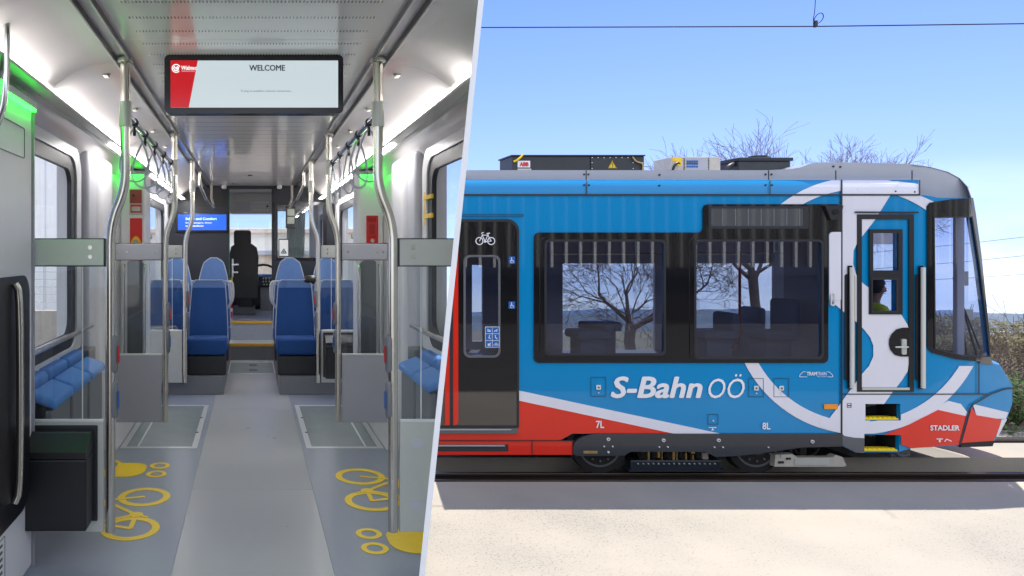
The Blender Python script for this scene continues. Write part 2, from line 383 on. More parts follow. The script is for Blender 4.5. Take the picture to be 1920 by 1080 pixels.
def copy_tree(o, loc, label=None):
    r = o.copy(); C.objects.link(r); r.location = loc
    if label: r['label'] = label
    def rec(src, dst):
        for ch in src.children:
            c = ch.copy(); C.objects.link(c); c.parent = dst; rec(ch, c)
    rec(o, r); return r
FZ, CZ = -1.5, .93       # cabin floor and ceiling
GZ = -2.76               # yard level
GR = []
exec_parts = []
# ================================================================== yard, land and far things
def terr(y):
    return GZ if y < 13.2 else -(.12*y + 1.15) - .02
def make_land():
    bm = B(); xs = [-60, -20, -8, -2, 2, 6, 10, 14, 20, 40, 90]
    prof = [(-45, GZ), (-10, GZ), (0, GZ), (4, GZ), (7.4, GZ), (8.28, GZ), (8.28, GZ-.2)]
    def sheet(prof, xs, bm, ob=0):
        rows = [[bm.verts.new((x, y, z)) for x in xs] for y, z in prof]
        for a, b in zip(rows, rows[1:]):
            for i in range(len(xs)-1): bm.faces.new((a[i], a[i+1], b[i+1], b[i]))
    sheet(prof, xs, bm)
    sheet([(9.25, GZ-.2), (9.25, GZ), (9.95, GZ), (9.95, GZ-.12)], xs, bm)
    sheet([(10.28, GZ-.12), (10.28, GZ), (11.5, GZ), (13.2, GZ)], xs, bm)
    obj('yard_ground', bm, 'ground', kind='structure')
    bm = B(); sheet([(8.28, GZ-.2), (9.25, GZ-.2)], xs, bm); obj('track_bed_or_shade', bm, 'rusty', kind='structure')
    bm = B(); sheet([(9.95, GZ-.12), (10.28, GZ-.12)], xs, bm); obj('track_bed_or_shade', bm, 'rusty', kind='structure')
    # open country falling away to the horizon
    m = mat('dry_winter_fields', lin(.13, .12, .07), .95, var=.55, vs=.35, bump=.6, bs=8)
    bm = B(); ys = [13.2, 14, 15, 17, 20, 25, 32, 45, 70, 120, 250, 600, 1500, 4000, 9000]
    rows = []
    for y in ys:
        w = max(70, y*2.2); rows.append([bm.verts.new((-w*.8 + 2*w*i/40, y, GZ if y == 13.2 else terr(y) + (noise.noise(Vector((i*.7, y*.2, 0)))*.012*y if y > 30 else 0))) for i in range(41)])
    for a, b in zip(rows, rows[1:]):
        for i in range(40): bm.faces.new((a[i], a[i+1], b[i+1], b[i]))
    obj('open_country', bm, m, smooth=True, kind='structure')
    # far blue hills
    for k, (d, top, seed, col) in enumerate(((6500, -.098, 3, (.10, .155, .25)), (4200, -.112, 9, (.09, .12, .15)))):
        bm = B(); prev = None
        for i in range(181):
            x = -d*.5 + d*2.3*i/180
            h = d*(top + .012*noise.fractal(Vector((i*.055+seed, seed, 0)), 1, 2, 5))
            a = bm.verts.new((x, d+900, h)); b_ = bm.verts.new((x, d+300, h - d*.012)); c = bm.verts.new((x, d-500, -d*.16))
            if prev:
                bm.faces.new((prev[0], a, b_, prev[1])); bm.faces.new((prev[1], b_, c, prev[2]))
            prev = (a, b_, c)
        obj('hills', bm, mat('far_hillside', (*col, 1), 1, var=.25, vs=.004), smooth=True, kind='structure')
make_land()
bm = B(); box(bm, -20, 50, -8.9, 3.6, GZ+.001, GZ+.006); obj('asphalt_apron', bm, mat('dark_asphalt', lin(.05, .045, .04), .9, var=.4, vs=2, bump=.4, bs=60), kind='structure')
bm = B(); box(bm, 1.5, W(1560, 0, 9.6).x, 9.252, 9.948, GZ+.002, GZ+.006); obj('track_bed_or_shade', bm, 'rusty', kind='structure')  # under-train shade laid down as a dark sheet in the track-bed colour
# running rails
for y, w in ((8.82, .07), (10.12, .06)):
    bm = B(); z0 = GZ-.2 if y < 9 else GZ-.12; zt = -2.822 if y < 9 else GZ+.004
    box(bm, -1.5, 40, y-.065, y+.065, z0+.002, z0+.02); box(bm, -1.5, 40, y-.012, y+.012, z0+.02, zt-.04); box(bm, -1.5, 40, y-w/2, y+w/2, zt-.04, zt, .008)
    o = obj('rail', bm, 'railhead'); tag(o, 'brown steel rail nearest the concrete slab, under the train wheels' if y < 9 else 'farther steel rail sunk level in pale gravel beyond the train', 'rail')
bm = B(); box(bm, -1.5, 40, 8.52, 8.56, GZ-.198, GZ-.06, .006); box(bm, -1.5, 40, 8.30, 8.335, GZ-.198, GZ-.02, .006)
tag(obj('guard_rail', bm, 'railhead'), 'rusty double guard strip between concrete edge and nearest rail', 'guard rail')
# ------------------------------------------------------------------ bare trees
def branch(bm, p, d, L, r, depth, rnd, spread, up, tw, last=0):
    n = 4 if depth > 1 else 3; pts = [p.copy()]; rad = [r]; q = p.copy(); dd = d.copy()
    for i in range(n):
        dd = (dd + Vector((rnd.uniform(-1, 1), rnd.uniform(-1, 1), rnd.uniform(-1, 1)))*.16 + Vector((0, 0, up))).normalized()
        q = q + dd*L/n; pts.append(q.copy()); rad.append(r*(1-.42*(i+1)/n))
    rad = [max(q_, .0038) for q_ in rad]
    tube(bm if depth > 2 else tw, pts, r, 8 if depth > 3 else (5 if depth > 1 else 3), caps=False, radii=rad)
    if depth <= 0: return
    k = 3 if depth > 2 else rnd.choice((2, 3, 3))
    for j in range(k):
        a = rnd.uniform(0, 2*math.pi); s = spread*rnd.uniform(.6, 1.25)
        ax = dd.cross(Vector((math.cos(a), math.sin(a), .3))).normalized()
        nd = (dd*math.cos(s) + ax*math.sin(s)).normalized()
        t = 1 if j == 0 else rnd.uniform(.45, 1)
        i0 = min(n-1, int(t*n)); pp = pts[i0].lerp(pts[min(n, i0+1)], t*n-i0 if t < 1 else 1)
        branch(bm, pp, nd, L*rnd.uniform(.62, .86), rad[-1]*rnd.uniform(.72, .95) if j == 0 else rad[-1]*rnd.uniform(.5, .75), depth-1, rnd, spread, up, tw)
def tree(loc, trunk_h, r, limbs, seed, label, L, depth=5, spread=.55, up=.03, lean=(0, 0, 1), group=None, e0=.35):
    rnd = random.Random(seed); root = thing('bare_tree', label, 'tree', loc, group)
    bm = B(); tw = B(); base = Vector(loc); dr = Vector(lean).normalized()
    top = base + dr*trunk_h; pts = [base, base.lerp(top, .3)+Vector((.04, 0, 0)), base.lerp(top, .7)+Vector((-.03, .02, 0)), top]
    tube(bm, pts, r, 10, radii=[r*1.35, r*1.05, r*.92, r*.95])
    for i in range(limbs):
        a = 2*math.pi*(i+rnd.uniform(-.2, .2))/limbs; el = rnd.uniform(e0, 1.2)
        d = Vector((math.cos(a)*math.cos(el), math.sin(a)*math.cos(el), math.sin(el)))
        branch(bm, top - dr*rnd.uniform(0, trunk_h*.12), d, L*rnd.uniform(.85, 1.15), r*rnd.uniform(.34, .52), depth, rnd, spread, up, tw)
    obj('trunk', bm, 'bark', root, smooth=True); obj('crown', tw, 'twig', root)
    return root
TZ = terr(17)
tree((W(1183, 0, 17).x, 17, terr(17)), 1.42, .13, 6, 11, 'bare spreading tree seen whole through the first train window', 1.1, 6, .62, .01, e0=.1)
tree((W(1440, 0, 16.5).x, 16.5, terr(16.5)), 2.7, .105, 7, 23, 'bare leafless tree rising above the roof behind the black roof unit', 1.3, 5, .5, .01, lean=(-.14, 0, 1), e0=.4)
tree((W(1580, 0, 19).x, 19, terr(19)), 4.0, .15, 8, 5, 'bare twiggy tree above the grey roof fairing near the cab', .88, 5, .5, .01, e0=.75)
# scrub beside the track, right of the nose
def bush(name, loc, w, h, seed, label, leafy, group=None):
    rnd = random.Random(seed); root = thing(name, label, 'bush', loc, group); st = B(); lf = B()
    base = Vector(loc)
    for i in range(26):
        a = rnd.uniform(0, 6.28); rr0 = rnd.uniform(0, w*.35)
        p = base + Vector((math.cos(a)*rr0, math.sin(a)*rr0, 0)); d = Vector((math.cos(a)*rnd.uniform(.1, .8), math.sin(a)*rnd.uniform(.1, .8), 1)).normalized()
        branch(st, p, d, h*rnd.uniform(.25, .42), .009, 3, rnd, .55, .04, st)
    obj('stems', st, 'twig', root)
    n = int(4200*w*h*leafy)
    for i in range(n):
        a = rnd.uniform(0, 6.28); q = rnd.uniform(0, 1)**.5*w*.62; z = rnd.uniform(.02, 1)**.9*h*.86
        s_ = 1 - .45*(z/h)**2
        p = base + Vector((math.cos(a)*q*s_, math.sin(a)*q*s_, z))
        if noise.noise(p*2.6+Vector((seed, 0, 0))) < -.08: continue
        e = rnd.uniform(.014, .034); u = Vector((rnd.uniform(-1, 1), rnd.uniform(-1, 1), rnd.uniform(-.6, .6))).normalized(); v = u.orthogonal().normalized()
        vs = [lf.verts.new(p+u*e*1.5), lf.verts.new(p+v*e*.7), lf.verts.new(p-u*e*1.5), lf.verts.new(p-v*e*.7)]
        lf.faces.new(vs)
    if n: obj('leaves', lf, 'leaf_dry' if 'dry' in label or 'brown' in label else 'leaf_green', root)
    return root
M['leaf_dry'] = mat('dry_olive_leaves', lin(.13, .115, .05), .8, var=.45, vs=3)
M['leaf_green'] = mat('green_undergrowth', lin(.05, .10, .02), .8, var=.5, vs=3)
for i, (x, y, w, h, lab, lf) in enumerate(((11.75, 11.6, 1.0, 1.55, 'dry brown thorn bush just right of the train nose', .55), (12.9, 12.0, 1.3, 1.8, 'tall dry hedge shrub cut by the right edge', .6),
        (13.6, 13.6, 1.6, 1.7, 'dry brown shrub standing farthest behind in the hedge', .5), (11.55, 10.9, .95, .9, 'low green undergrowth clump at the foot of the hedge', 1.3),
        (12.7, 11.0, 1.1, .95, 'low green weeds at the right edge beside the gravel', 1.3), (14.6, 12.3, 1.4, 1.75, 'dry olive shrub outermost in the hedge', .5))):
    bush('scrub_bush', (x, y, GZ), w, h, 40+i, lab, lf, 'scrub behind the track')
for i, (px, y, w, h, lab) in enumerate(((1080, 14.2, 1.5, .75, 'dry scrub seen low through the first train window, left part'), (1200, 14.6, 1.8, .62, 'dry low scrub behind the foot of the bare spreading tree'),
        (1330, 14.0, 1.6, .85, 'brown scrub seen low through the second train window'), (1440, 14.4, 1.5, .7, 'brown scrub behind the passenger seats of the second window'))):
    bush('scrub_bush', (W(px, 0, y).x, y, terr(y)-.05), w, h, 60+i, lab, .45, 'scrub behind the train')
# distant town on the plain
wm = mat('whitewashed_far_walls', lin(.75, .72, .68), .9); rnd = random.Random(3)
for i in range(26):
    d = rnd.uniform(1500, 2300); x = d*rnd.uniform(.42, 1.1); s = rnd.uniform(8, 22)
    bm = B(); z = terr(d); box(bm, x-s, x+s, d-8, d+8, z-6, z+rnd.uniform(4, 9))
    rp = [bm.verts.new(v) for v in ()]
    o = obj('far_house', bm, wm); o['label'] = 'tiny white house in the distant town below the hills'; o['category'] = 'house'; o['group'] = 'white houses of the distant town'
# overhead line
bm = B(); tube(bm, [W(905, 55, 9.5)-Vector((8, 0, 0)), W(1530, 49.5, 9.5), W(1920, 46.5, 9.5)+Vector((14, 0, .2))], .0085, 8)
tag(obj('contact_wire', bm, 'rubber'), 'dark overhead contact wire crossing the sky above the train', 'wire')
bm = B(); c = W(1529, 47, 9.5)
tube(bm, smoothpath([W(1529, 47, 9.5), W(1524, 38, 9.5), W(1528, 22, 9.5), W(1529.5, -20, 9.5), W(1530, -90, 9.5)], 2), .0045, 6)
tube(bm, smoothpath([W(1528, 46, 9.5), W(1538, 42, 9.5), W(1545, 32, 9.5), W(1542, 24, 9.5), W(1534, 25, 9.5), W(1527, 34, 9.5), W(1525, 44, 9.5)], 3), .0055, 6)
box(bm, c.x-.02, c.x+.02, 9.48, 9.52, c.z-.03, c.z+.06, .006)
tag(obj('wire_dropper', bm, 'rubber'), 'thin hanger with a looped cable clamped on the contact wire', 'cable')
for i, (a, b) in enumerate(((458, 443), (490, 478), (517, 513))):
    bm = B(); p, q = W(1700, a+8, 60), W(1920, b, 60); tube(bm, [p-(q-p)*.5, p.lerp(q, .5)-Vector((0, 0, .12)), q+(q-p)*.6], .022, 6)
    tag(obj('power_line', bm, 'grey_plastic'), ['highest', 'middle', 'lowest'][i]+' of the three faint power lines right of the cab', 'wire')
# ------------------------------------------------------------------ buildings round the yard
def ribbed(bm, x0, x1, y, z0, z1, pitch, dep, fy=-1):
    n = int((x1-x0)/pitch); pts = []
    for i in range(n):
        x = x0+i*pitch; pts += [(x, 0), (x+pitch*.62, 0), (x+pitch*.70, dep), (x+pitch*.92, dep)]
    pts.append((x0+n*pitch, 0))
    prev = None
    for x, d in pts:
        a = bm.verts.new((x, y+fy*d, z0)); b = bm.verts.new((x, y+fy*d, z1))
        if prev: bm.faces.new((prev[0], a, b, prev[1]))
        prev = (a, b)
M['corr'] = mat('pale_corrugated_cladding', lin(.9, .9, .92), .6, var=.05, vs=2)
M['plaster'] = mat('cream_plaster', lin(.92, .9, .86), .8, var=.08, vs=2)
M['dwall'] = mat('dark_timber_cladding', lin(.03, .025, .02), .6, var=.3, vs=3)
M['conc'] = mat('weathered_concrete', lin(.42, .38, .34), .9, var=.2, vs=2, bump=.4, bs=15)
M['brick'] = mat('pale_salmon_render', lin(.80, .66, .56), .85, var=.2, vs=6)
# workshop seen through the left windows
r = thing('workshop', 'pale corrugated workshop seen through the left cabin window', 'building', (-8.3, 16, GZ))
bm = B(); ribbed(bm, -15, -4.2, 15, GZ, 5, .34, .03); box(bm, -15, -4.2, 15.01, 24, GZ, 5); obj('wall', bm, 'corr', r)
bm = B(); box(bm, -15.3, -3.9, 14.7, 24.3, 5.0, 5.25, .02); obj('roof', bm, 'trim', r)
for k, x0 in enumerate((-5.35, -8.4)):
    f = obj('window', box(B(), x0, x0+.62, 14.93, 15.0, .92, 1.7, .01), 'brick', r)
    obj('pane', box(B(), x0+.05, x0+.29, 14.915, 14.928, .97, 1.65), 'glass_dark' if 'glass_dark' in M else 'navy', f)
    obj('pane', box(B(), x0+.33, x0+.57, 14.915, 14.928, .97, 1.65), 'navy', f)
bm = B(); box(bm, -14, -2.0, 11.5, 11.75, GZ, -1.0, .01); tag(obj('retaining_wall', bm, 'conc'), 'tan concrete retaining wall outside the left cabin window', 'wall')
bm = B()
for i in range(49): x = -12.5+i*.22; tube(bm, [(x, 11.6, -1.0), (x, 11.6, -.1)], .006, 5)
for i in range(8): z = -.98+i*.125; tube(bm, [(-12.6, 11.6, z), (-1.9, 11.6, z)], .006, 5)
tag(obj('mesh_fence', bm, 'trim'), 'grey wire mesh fence standing on the retaining wall', 'fence')
# house facing the cab windscreen
r = thing('street_house', 'sunlit cream house seen through the cab windscreen', 'building', (0, 30, terr(30)))
zb = terr(30)
bm = B(); box(bm, -7, 6.5, 30, 38, zb, .75); obj('wall', bm, 'plaster', r)
bm = B(); box(bm, -7.3, 6.8, 29.7, 38.3, .75, .95, .03); obj('roof', bm, 'brick', r)
for x in (-4.5, -1.6, 1.4, 4.2):
    for z in (-1.6,):
        w = obj('window', box(B(), x-.7, x+.7, 29.9, 29.99, z, z+1.7, .02), 'white', r)
        obj('pane', box(B(), x-.58, x+.58, 29.87, 29.895, z+.12, z+1.58), 'trim', w)
r = thing('garage', 'low pale garage in front of the cream house', 'building', (.3, 24, terr(24)))
obj('wall', box(B(), -1.4, 2.6, 24, 27, terr(24), -.15), 'brick', r); obj('roof', box(B(), -1.6, 2.8, 23.8, 27.2, -.15, .02, .02), 'trim', r)
# shed behind the viewer, mirrored in the black glass and paint
r = thing('depot_shed', 'long dark depot shed with pale steel ribs, mirrored in the train side', 'building', (20, -9, GZ))
bm = B(); box(bm, 2, 46, -14, -9, GZ, 2.9); obj('wall', bm, 'dwall', r)
bm = B(); box(bm, 1.6, 46.4, -14.3, -9.0, 2.9, 3.15, .03); obj('roof', bm, 'trim', r)
M['ribcream'] = mat('cream_steel_ribs', lin(.85, .80, .58), .5)
for i in range(80): x = 2.6+i*.54; obj('steel_rib', box(B(), x, x+.10, -8.998, -8.88, -.62, 2.7), 'ribcream', r)
bm = B(); box(bm, 2, 46, -8.998, -8.7, -.95, -.64, .02); obj('beam', bm, 'navy', r)
bm = B(); box(bm, 2, 46, -8.998, -8.96, GZ, -.96); obj('base_panel', bm, 'dwall', r)
# ================================================================== the blue tram-train in the yard
D = 8.6
def yo(px, py):
    y = 0.0
    if py < 366: t = min(1, (366-py)/30); y += .13*(1-math.sqrt(max(0, 1-t*t*.93)))
    if px > 1720: y += .22*((px-1720)/180)**2.0
    return y
def sf(u, v, o):
    d = D + yo(u, v); p = W(u, v, d); p.y -= o; return p
CU = list(range(1730, 1900, 14)); CV = [362, 357, 351, 345, 341, 338]
train = thing('tram_train', 'blue, white and red tram-train standing side-on, its cab end to the right', 'train', (W(1300, 0, D).x, 9.9, -2.82))
def rect(x0, x1, y0, y1): return [(x0, y0), (x1, y0), (x1, y1), (x0, y1)]
M['barpale'] = mat('pale_grey_bar_enamel', lin(.62, .61, .56), .35)
H1, H2 = rect(1020, 1245, 450, 665), rect(1300, 1540, 450, 672)
HD = rect(870, 935, 482, 666); HC1 = rect(1634, 1681, 437, 507); HC2 = rect(1631, 1678, 523, 584)
HS1, HS2 = rect(1621, 1688, 757, 788), rect(1619, 1686, 815, 846)
WS = [(1748, 408), (1819, 407), (1832, 490), (1846, 600), (1853, 668), (1800, 666), (1750, 653)]
HOLES = [H1, H2, HD, HC1, HC2, HS1, HS2, WS]
body = [(780, 366), (1735, 366), (1760, 371), (1822, 371), (1827, 400), (1838, 480), (1850, 600), (1857, 680), (1873, 684), (1886, 705), (1898, 725), (1898, 757), (1888, 785), (1862, 832), (1799, 836), (1710, 840), (1684, 848), (1603, 848), (1577, 835), (1577, 813), (1073, 813), (1050, 826), (780, 826)]
bd = obj('body_side', plate(B(), [body], sf, .05, HOLES, CU, [740, 770, 800]), 'blue', train, cl='out')
ROOF = 2.28
cove = [(780, 338), (1722, 338), (1722, 366), (780, 366)]
obj('roof_edge', plate(B(), [cove], sf, .3, (), [], CV), 'blue', train, cl='out', smooth=True)
grey = [(780, 319), (1440, 319), (1482, 317), (1500, 314), (1518, 307), (1530, 304.5), (1620, 304.5), (1712, 308), (1745, 313), (1778, 322), (1800, 334), (1815, 350), (1822, 371), (1760, 371), (1735, 366), (1722, 366), (1722, 337.5), (780, 337.5)]
obj('roof', plate(B(), [grey], lambda u, v, o: W(u, v, D+.12+yo(u, 366)*.9) - Vector((0, o, 0)), ROOF, (), CU, []), 'rgrey', train, cl='out')
def decal(name, loops, m, off, cut=HOLES, cu=(), cv=(), parent=None, th=.0025, kind=None):
    return obj(name, plate(B(), loops, sf, th, cut, cu, cv, off), m, parent or train, cl='out')
# livery: red and white sweep, the big ring, the white S of the cab
decal('red_livery', [[(780, 700), (970, 750), (1265, 812.5), (1073, 812.5), (1050, 825.5), (780, 825.5)]], 'red', .003)
decal('white_livery', [[(968, 731), (1350, 812.7), (1262, 812.7), (968, 750)]], 'bwhite', .006)
ring = ('ring',)
ring_o = decal('ring_livery', [circ(1611, 573, 241, 96), circ(1611, 573, 218, 96)], 'bwhite', .009, HOLES + [rect(1200, 2000, 100, 338), rect(1200, 2000, 812.8, 900), rect(1722, 1900, 300, 372), rect(1735, 1900, 372, 686)], CU, CV)
def islands(o):
    bm = bmesh.new(); bm.from_mesh(o.data); seen = set(); groups = []
    for v in bm.verts:
        if v.index in seen: continue
        st_ = [v]; g = []
        while st_:
            q = st_.pop()
            if q.index in seen: continue
            seen.add(q.index); g.append(q.index); st_ += [e.other_vert(q) for e in q.link_edges]
        groups.append(set(g))
    for g in groups:
        b2 = bm.copy(); b2.verts.ensure_lookup_table()
        bmesh.ops.delete(b2, geom=[v for v in b2.verts if v.index not in g], context='VERTS'); obj(o.name.split('.')[0], b2, o.data.materials[0], o.parent)
    bm.free(); bpy.data.objects.remove(o)
islands(ring_o)
sband = [(1576.5, 340), (1576.5, 430), (1553, 436), (1553, 561), (1581, 585), (1606, 605), (1618, 617), (1630, 632), (1636, 648), (1636, 668), (1628, 686), (1614, 702), (1590, 735), (1577, 753),
         (1550, 789), (1535, 787), (1535, 800), (1577, 812.6), (1603, 835), (1603, 848), (1619, 848), (1619, 802), (1656, 757), (1672, 735), (1690, 712), (1700, 696), (1705, 665), (1705, 625), (1700, 609), (1689, 591), (1660, 565), (1614, 529), (1604, 515),
         (1598, 495), (1599, 470), (1606, 455), (1640, 411), (1668, 366), (1684, 340)]
decal('white_livery', [sband], 'bwhite', .012, HOLES, [], CV)
decal('white_livery', [[(1680, 340), (1722, 345), (1722, 366), (1750, 378), (1743, 392), (1700, 358)]], 'bwhite', .007, HOLES, CU, CV)
decal('white_livery', [[(1700, 789), (1752, 766), (1776, 751), (1800, 757), (1812, 773), (1812, 780), (1757, 775)]], 'bwhite', .0115, HOLES, CU)
decal('red_livery', [[(1652, 816), (1700, 797), (1757, 768), (1811, 780), (1799, 833), (1708, 840), (1688, 833), (1688, 816)]], 'red', .014, HOLES, CU, [800, 820])
decal('white_livery', [[(1822, 757), (1889, 773), (1884, 785), (1855, 784), (1829, 778)]], 'bwhite', .012, (), CU)
decal('red_livery', [[(1820, 763), (1829, 778), (1876, 786), (1872, 800), (1861, 826), (1801, 830)]], 'red', .014, (), CU, [800, 820])
decal('white_livery', [[(1884, 785), (1876, 786), (1872, 800), (1866, 818), (1869, 818), (1886, 786)]], 'bwhite', .013, (), CU)
decal('grey_valance', [[(1577.8, 816), (1600, 820), (1618.4, 821), (1618.4, 847.5), (1603, 847.5), (1577.8, 834.5)]], 'grey_plastic', .016)
obj('nose_underlip', plate(B(), [[(1799, 831), (1862, 826), (1858, 836), (1798, 838)]], sf, .03, off=.02, cu=CU), 'under', train)
# panel joints
def seam(pts, w=1.6, off=.018, m='rubber', name='panel_joint'):
    bm = B()
    for a, b in zip(pts, pts[1:]):
        a, b = Vector(a), Vector(b); d = (b-a).normalized(); n = Vector((-d.y, d.x))*w/2; e = d*w*.3
        plate(bm, [[tuple(a-n-e), tuple(b-n+e), tuple(b+n+e), tuple(a+n-e)]], sf, .003, off=off, cu=CU, cv=CV)
    return obj(name, bm, m, train, cl='out')
seam([(780, 365.5), (1722, 365.5)], 3.0); seam([(1576, 338), (1576, 834)], 3.0); seam([(1722, 338), (1722, 366)], 1.8)
seam([(1577, 738.5), (1850, 738.5)], 1.8); seam([(1833, 679), (1833, 738)], 1.8)
seam([(1898, 727), (1882, 729), (1856, 738), (1832, 752), (1819, 760), (1812, 775), (1804, 805), (1797, 832)], 2.4)
seam([(1099, 338), (1099, 365)], 1.6); seam([(1442, 338), (1442, 365)], 1.6); seam([(780, 402), (980, 402)], .9); seam([(780, 405.5), (980, 405.5)], .9); seam([(980, 402), (980, 406)], .9)
seam([(780, 825.8), (1075, 825.8)], 1.6); seam([(997, 826), (997, 852)], 1.3)
bm = B()
for px in (1099, 1441, 1567, 1710): plate(bm, [[(px-.8, 319.5), (px+.8, 319.5), (px+.8, 337), (px-.8, 337)]], lambda u, v, o: W(u, v, D+.12)-Vector((0, o, 0)), .004, off=.003)
obj('panel_joint', bm, 'rubber', train)
bm = B()
for px, py in ((1095, 327), (1103, 327), (1236, 328), (1435, 327), (1446, 327), (1562, 312), (1575, 313), (1095, 347), (1104, 347), (1236, 348), (1435, 347), (1447, 347), (1607, 357), (1643, 358), (1678, 359), (1714, 360)):
    p = sf(px, py, .0) if py > 338 else W(px, py, D+.12); obj('roof_screw', cyl(B(), p, .012, (0, 1, 0), .02, 10), 'rubber', train)
# sliding door at the left
def ringp(name, o, i, m, off, parent=train, th=.012, cut=()): return obj(name, plate(B(), [o, i], sf, th, cut, off=off), m, parent, cl='out')
dr = obj('sliding_door', plate(B(), [rr(780, 971, 412, 800, [1, 1, 22, 22])], sf, .008, [HD], off=.018), 'bglass', train, cl='out')
ringp('door_frame', rr(780, 972, 411, 801, [1, 1, 24, 22]), rr(781, 968, 416, 797, [1, 1, 20, 20]), 'rubber', .024, dr, .01)
ringp('window_seal', rr(868, 937, 478, 670, 12), rr(872, 933, 482, 666, 10), 'grey_plastic', .026, dr, .01)
obj('pane', plate(B(), [HD], sf, .006, off=.01), 'glass_tint', dr)
obj('door_edge_stripe', plate(B(), [[(833, 560), (842, 520), (842, 796), (833, 796)]], sf, .006, off=.028), 'red', dr, cl='out')
obj('door_edge_stripe', plate(B(), [[(848.5, 505), (858, 470), (858, 790), (855, 795), (848.5, 796)]], sf, .006, off=.028), 'red', dr, cl='out')
obj('door_joint', plate(B(), [rect(842, 848, 414, 800)], sf, .006, off=.03), 'rubber', dr, cl='out')
BIKE = lambda u, v, k: [('ring', u-11*k, v, 6.6*k, 1.7*k), ('ring', u+11*k, v, 6.6*k, 1.7*k), ('line', [(u-11*k, v), (u-5.6*k, v-11*k), (u+4.6*k, v-11*k), (u+11*k, v)], 1.4*k), ('line', [(u-5.6*k, v-11*k), (u-.5*k, v+1*k), (u+11*k, v)], 1.4*k), ('line', [(u-.5*k, v+1*k), (u+5.6*k, v-14*k)], 1.4*k),
        ('line', [(u-5.6*k, v-11*k), (u-7*k, v-15*k), (u-3*k, v-16*k)], 1.3*k), ('line', [(u+2.5*k, v-14*k), (u+8*k, v-14.6*k)], 1.8*k), ('disc', u-.5*k, v+1.2*k, 2.2*k)]
obj('bicycle_sign', icon(B(), BIKE(908.5, 452, 1.0), sf, .030), 'decal_white', dr)
def sign(px0, px1, py0, py1, off=.030, parent=None, m='sign_blue'):
    return obj('sticker', plate(B(), [rr(px0, px1, py0, py1, 1)], sf, .003, off=off), m, parent or dr)
for y in (481, 565):
    s_ = sign(952, 964, y, y+13.5)
    obj('wheelchair_symbol', icon(B(), [('disc', 957.2, y+2.6, 1.1), ('line', [(957.2, y+4), (957.4, y+7.6), (960.2, y+7.6), (961.4, y+11)], 1.0), arc(957.6, y+9, 2.7, .9, 60, 300)], sf, .034), 'decal_white', s_)
s_ = sign(908, 935, 612, 651, m='decal_white'); bm = B()
for i in range(2):
    for j in range(3): plate(bm, [rect(909+i*13, 921+i*13, 613+j*12.7, 624.6+j*12.7)], sf, .002, off=.033)
obj('pictogram_field', bm, 'sign_blue', s_); bm = B()
for i in range(2):
    for j in range(3):
        u, v = 915+i*13, 619+j*12.7
        k = i*3+j
        if k == 0: icon(bm, [('line', [(u-3, v+1), (u+3, v+2)], 1.6), ('disc', u-2, v-2, 1), ('line', [(u-1, v-1), (u+3, v)], 1.2)], sf, .036)
        elif k == 1: icon(bm, [('disc', u+1, v-3, 1.1), ('line', [(u+1, v-1.5), (u-1, v+1), (u+2, v+1.2), (u+2, v+3.5)], 1.1)], sf, .036)
        elif k == 2: icon(bm, [('disc', u-1.5, v+3, 1.2), ('disc', u+1.8, v+3, 1.2), ('poly', [(u-3, v-1), (u+2.5, v-1), (u+2, v+1.6), (u-1.6, v+1.6)]), ('line', [(u+2, v-1), (u+3.4, v-2.6)], .9)], sf, .036)
        elif k == 3: icon(bm, [('line', [(u-3.4, v+2), (u+3.4, v-2)], 1.5), ('line', [(u, v), (u+2, v+2.4)], 1.2)], sf, .036)
        elif k == 4: icon(bm, [('disc', u-1, v-3, 1.1), ('line', [(u-1, v-1.4), (u-1, v+1.2), (u+1.8, v+1.4), (u+1.8, v+3.6)], 1.3)], sf, .036)
        else: icon(bm, BIKE(u, v+1.6, .26), sf, .036)
obj('white_pictogram', bm, 'decal_white', s_)
obj('door_sill', plate(B(), [rect(780, 969, 801.5, 811)], sf, .03, off=.04), 'grey_plastic', train, cl='out')
obj('door_sill', plate(B(), [rect(780, 956, 802.8, 805)], sf, .006, off=.047), 'alu', train, cl='out')
obj('red_skirt', plate(B(), [rect(780, 1073, 827, 852.5)], sf, .04, [rect(780, 953, 833, 847)], off=.004), 'red', train, cl='out')
obj('sliding_step', plate(B(), [rect(780, 953, 833, 847)], sf, .02, off=-.012), 'skirt', train, cl='out')
obj('sliding_step', plate(B(), [rect(780, 946, 834, 836.5)], sf, .02, off=.012), 'alu', train, cl='out')
# window band with its upper extension
band = rr(1000, 1550, 436, 680, 9) 
o_ = rr(1000, 1551, 436.5, 680, [1, 9, 9, 9])
band = [(1551, 672), (1549, 677), (1543, 680), (1008, 680), (1002, 677), (1000, 671), (1000, 445), (1002, 439), (1008, 436), (1309, 436), (1314, 433), (1316, 428), (1316, 391), (1319, 385), (1325, 383), (1574.3, 383), (1574.3, 435), (1556, 435), (1551, 440)]
wb = obj('window_band', plate(B(), [band], sf, .008, [H1, H2], off=.018), 'bglass', train)
for h, nm in ((H1, 0), (H2, 1)):
    x0, x1, y0, y1 = h[0][0], h[1][0], h[0][1], h[2][1]
    f = ringp('window_frame', rr(x0-9, x1+9, y0-7, y1+7, 16), rr(x0, x1, y0, y1, 9), 'bglass', .027, train, .012)
    ringp('window_seal', rr(x0-1, x1+1, y0-1, y1+1, 9), rr(x0+3, x1-3, y0+3, y1-3, 8), 'rubber', .031, f, .02)
    obj('pane', plate(B(), [h], sf, .006, off=.01), 'glass_tint', f)
f = ringp('destination_display', rr(1326, 1513, 387, 429, 3), rr(1331, 1504, 391, 424, 2), 'rubber', .026, train)
obj('display_glass', plate(B(), [rect(1331, 1504, 391, 424)], sf, .003, off=.022), mat('grey_display_glass', lin(.075, .08, .085), .12, coat=1), f)
bm = B()
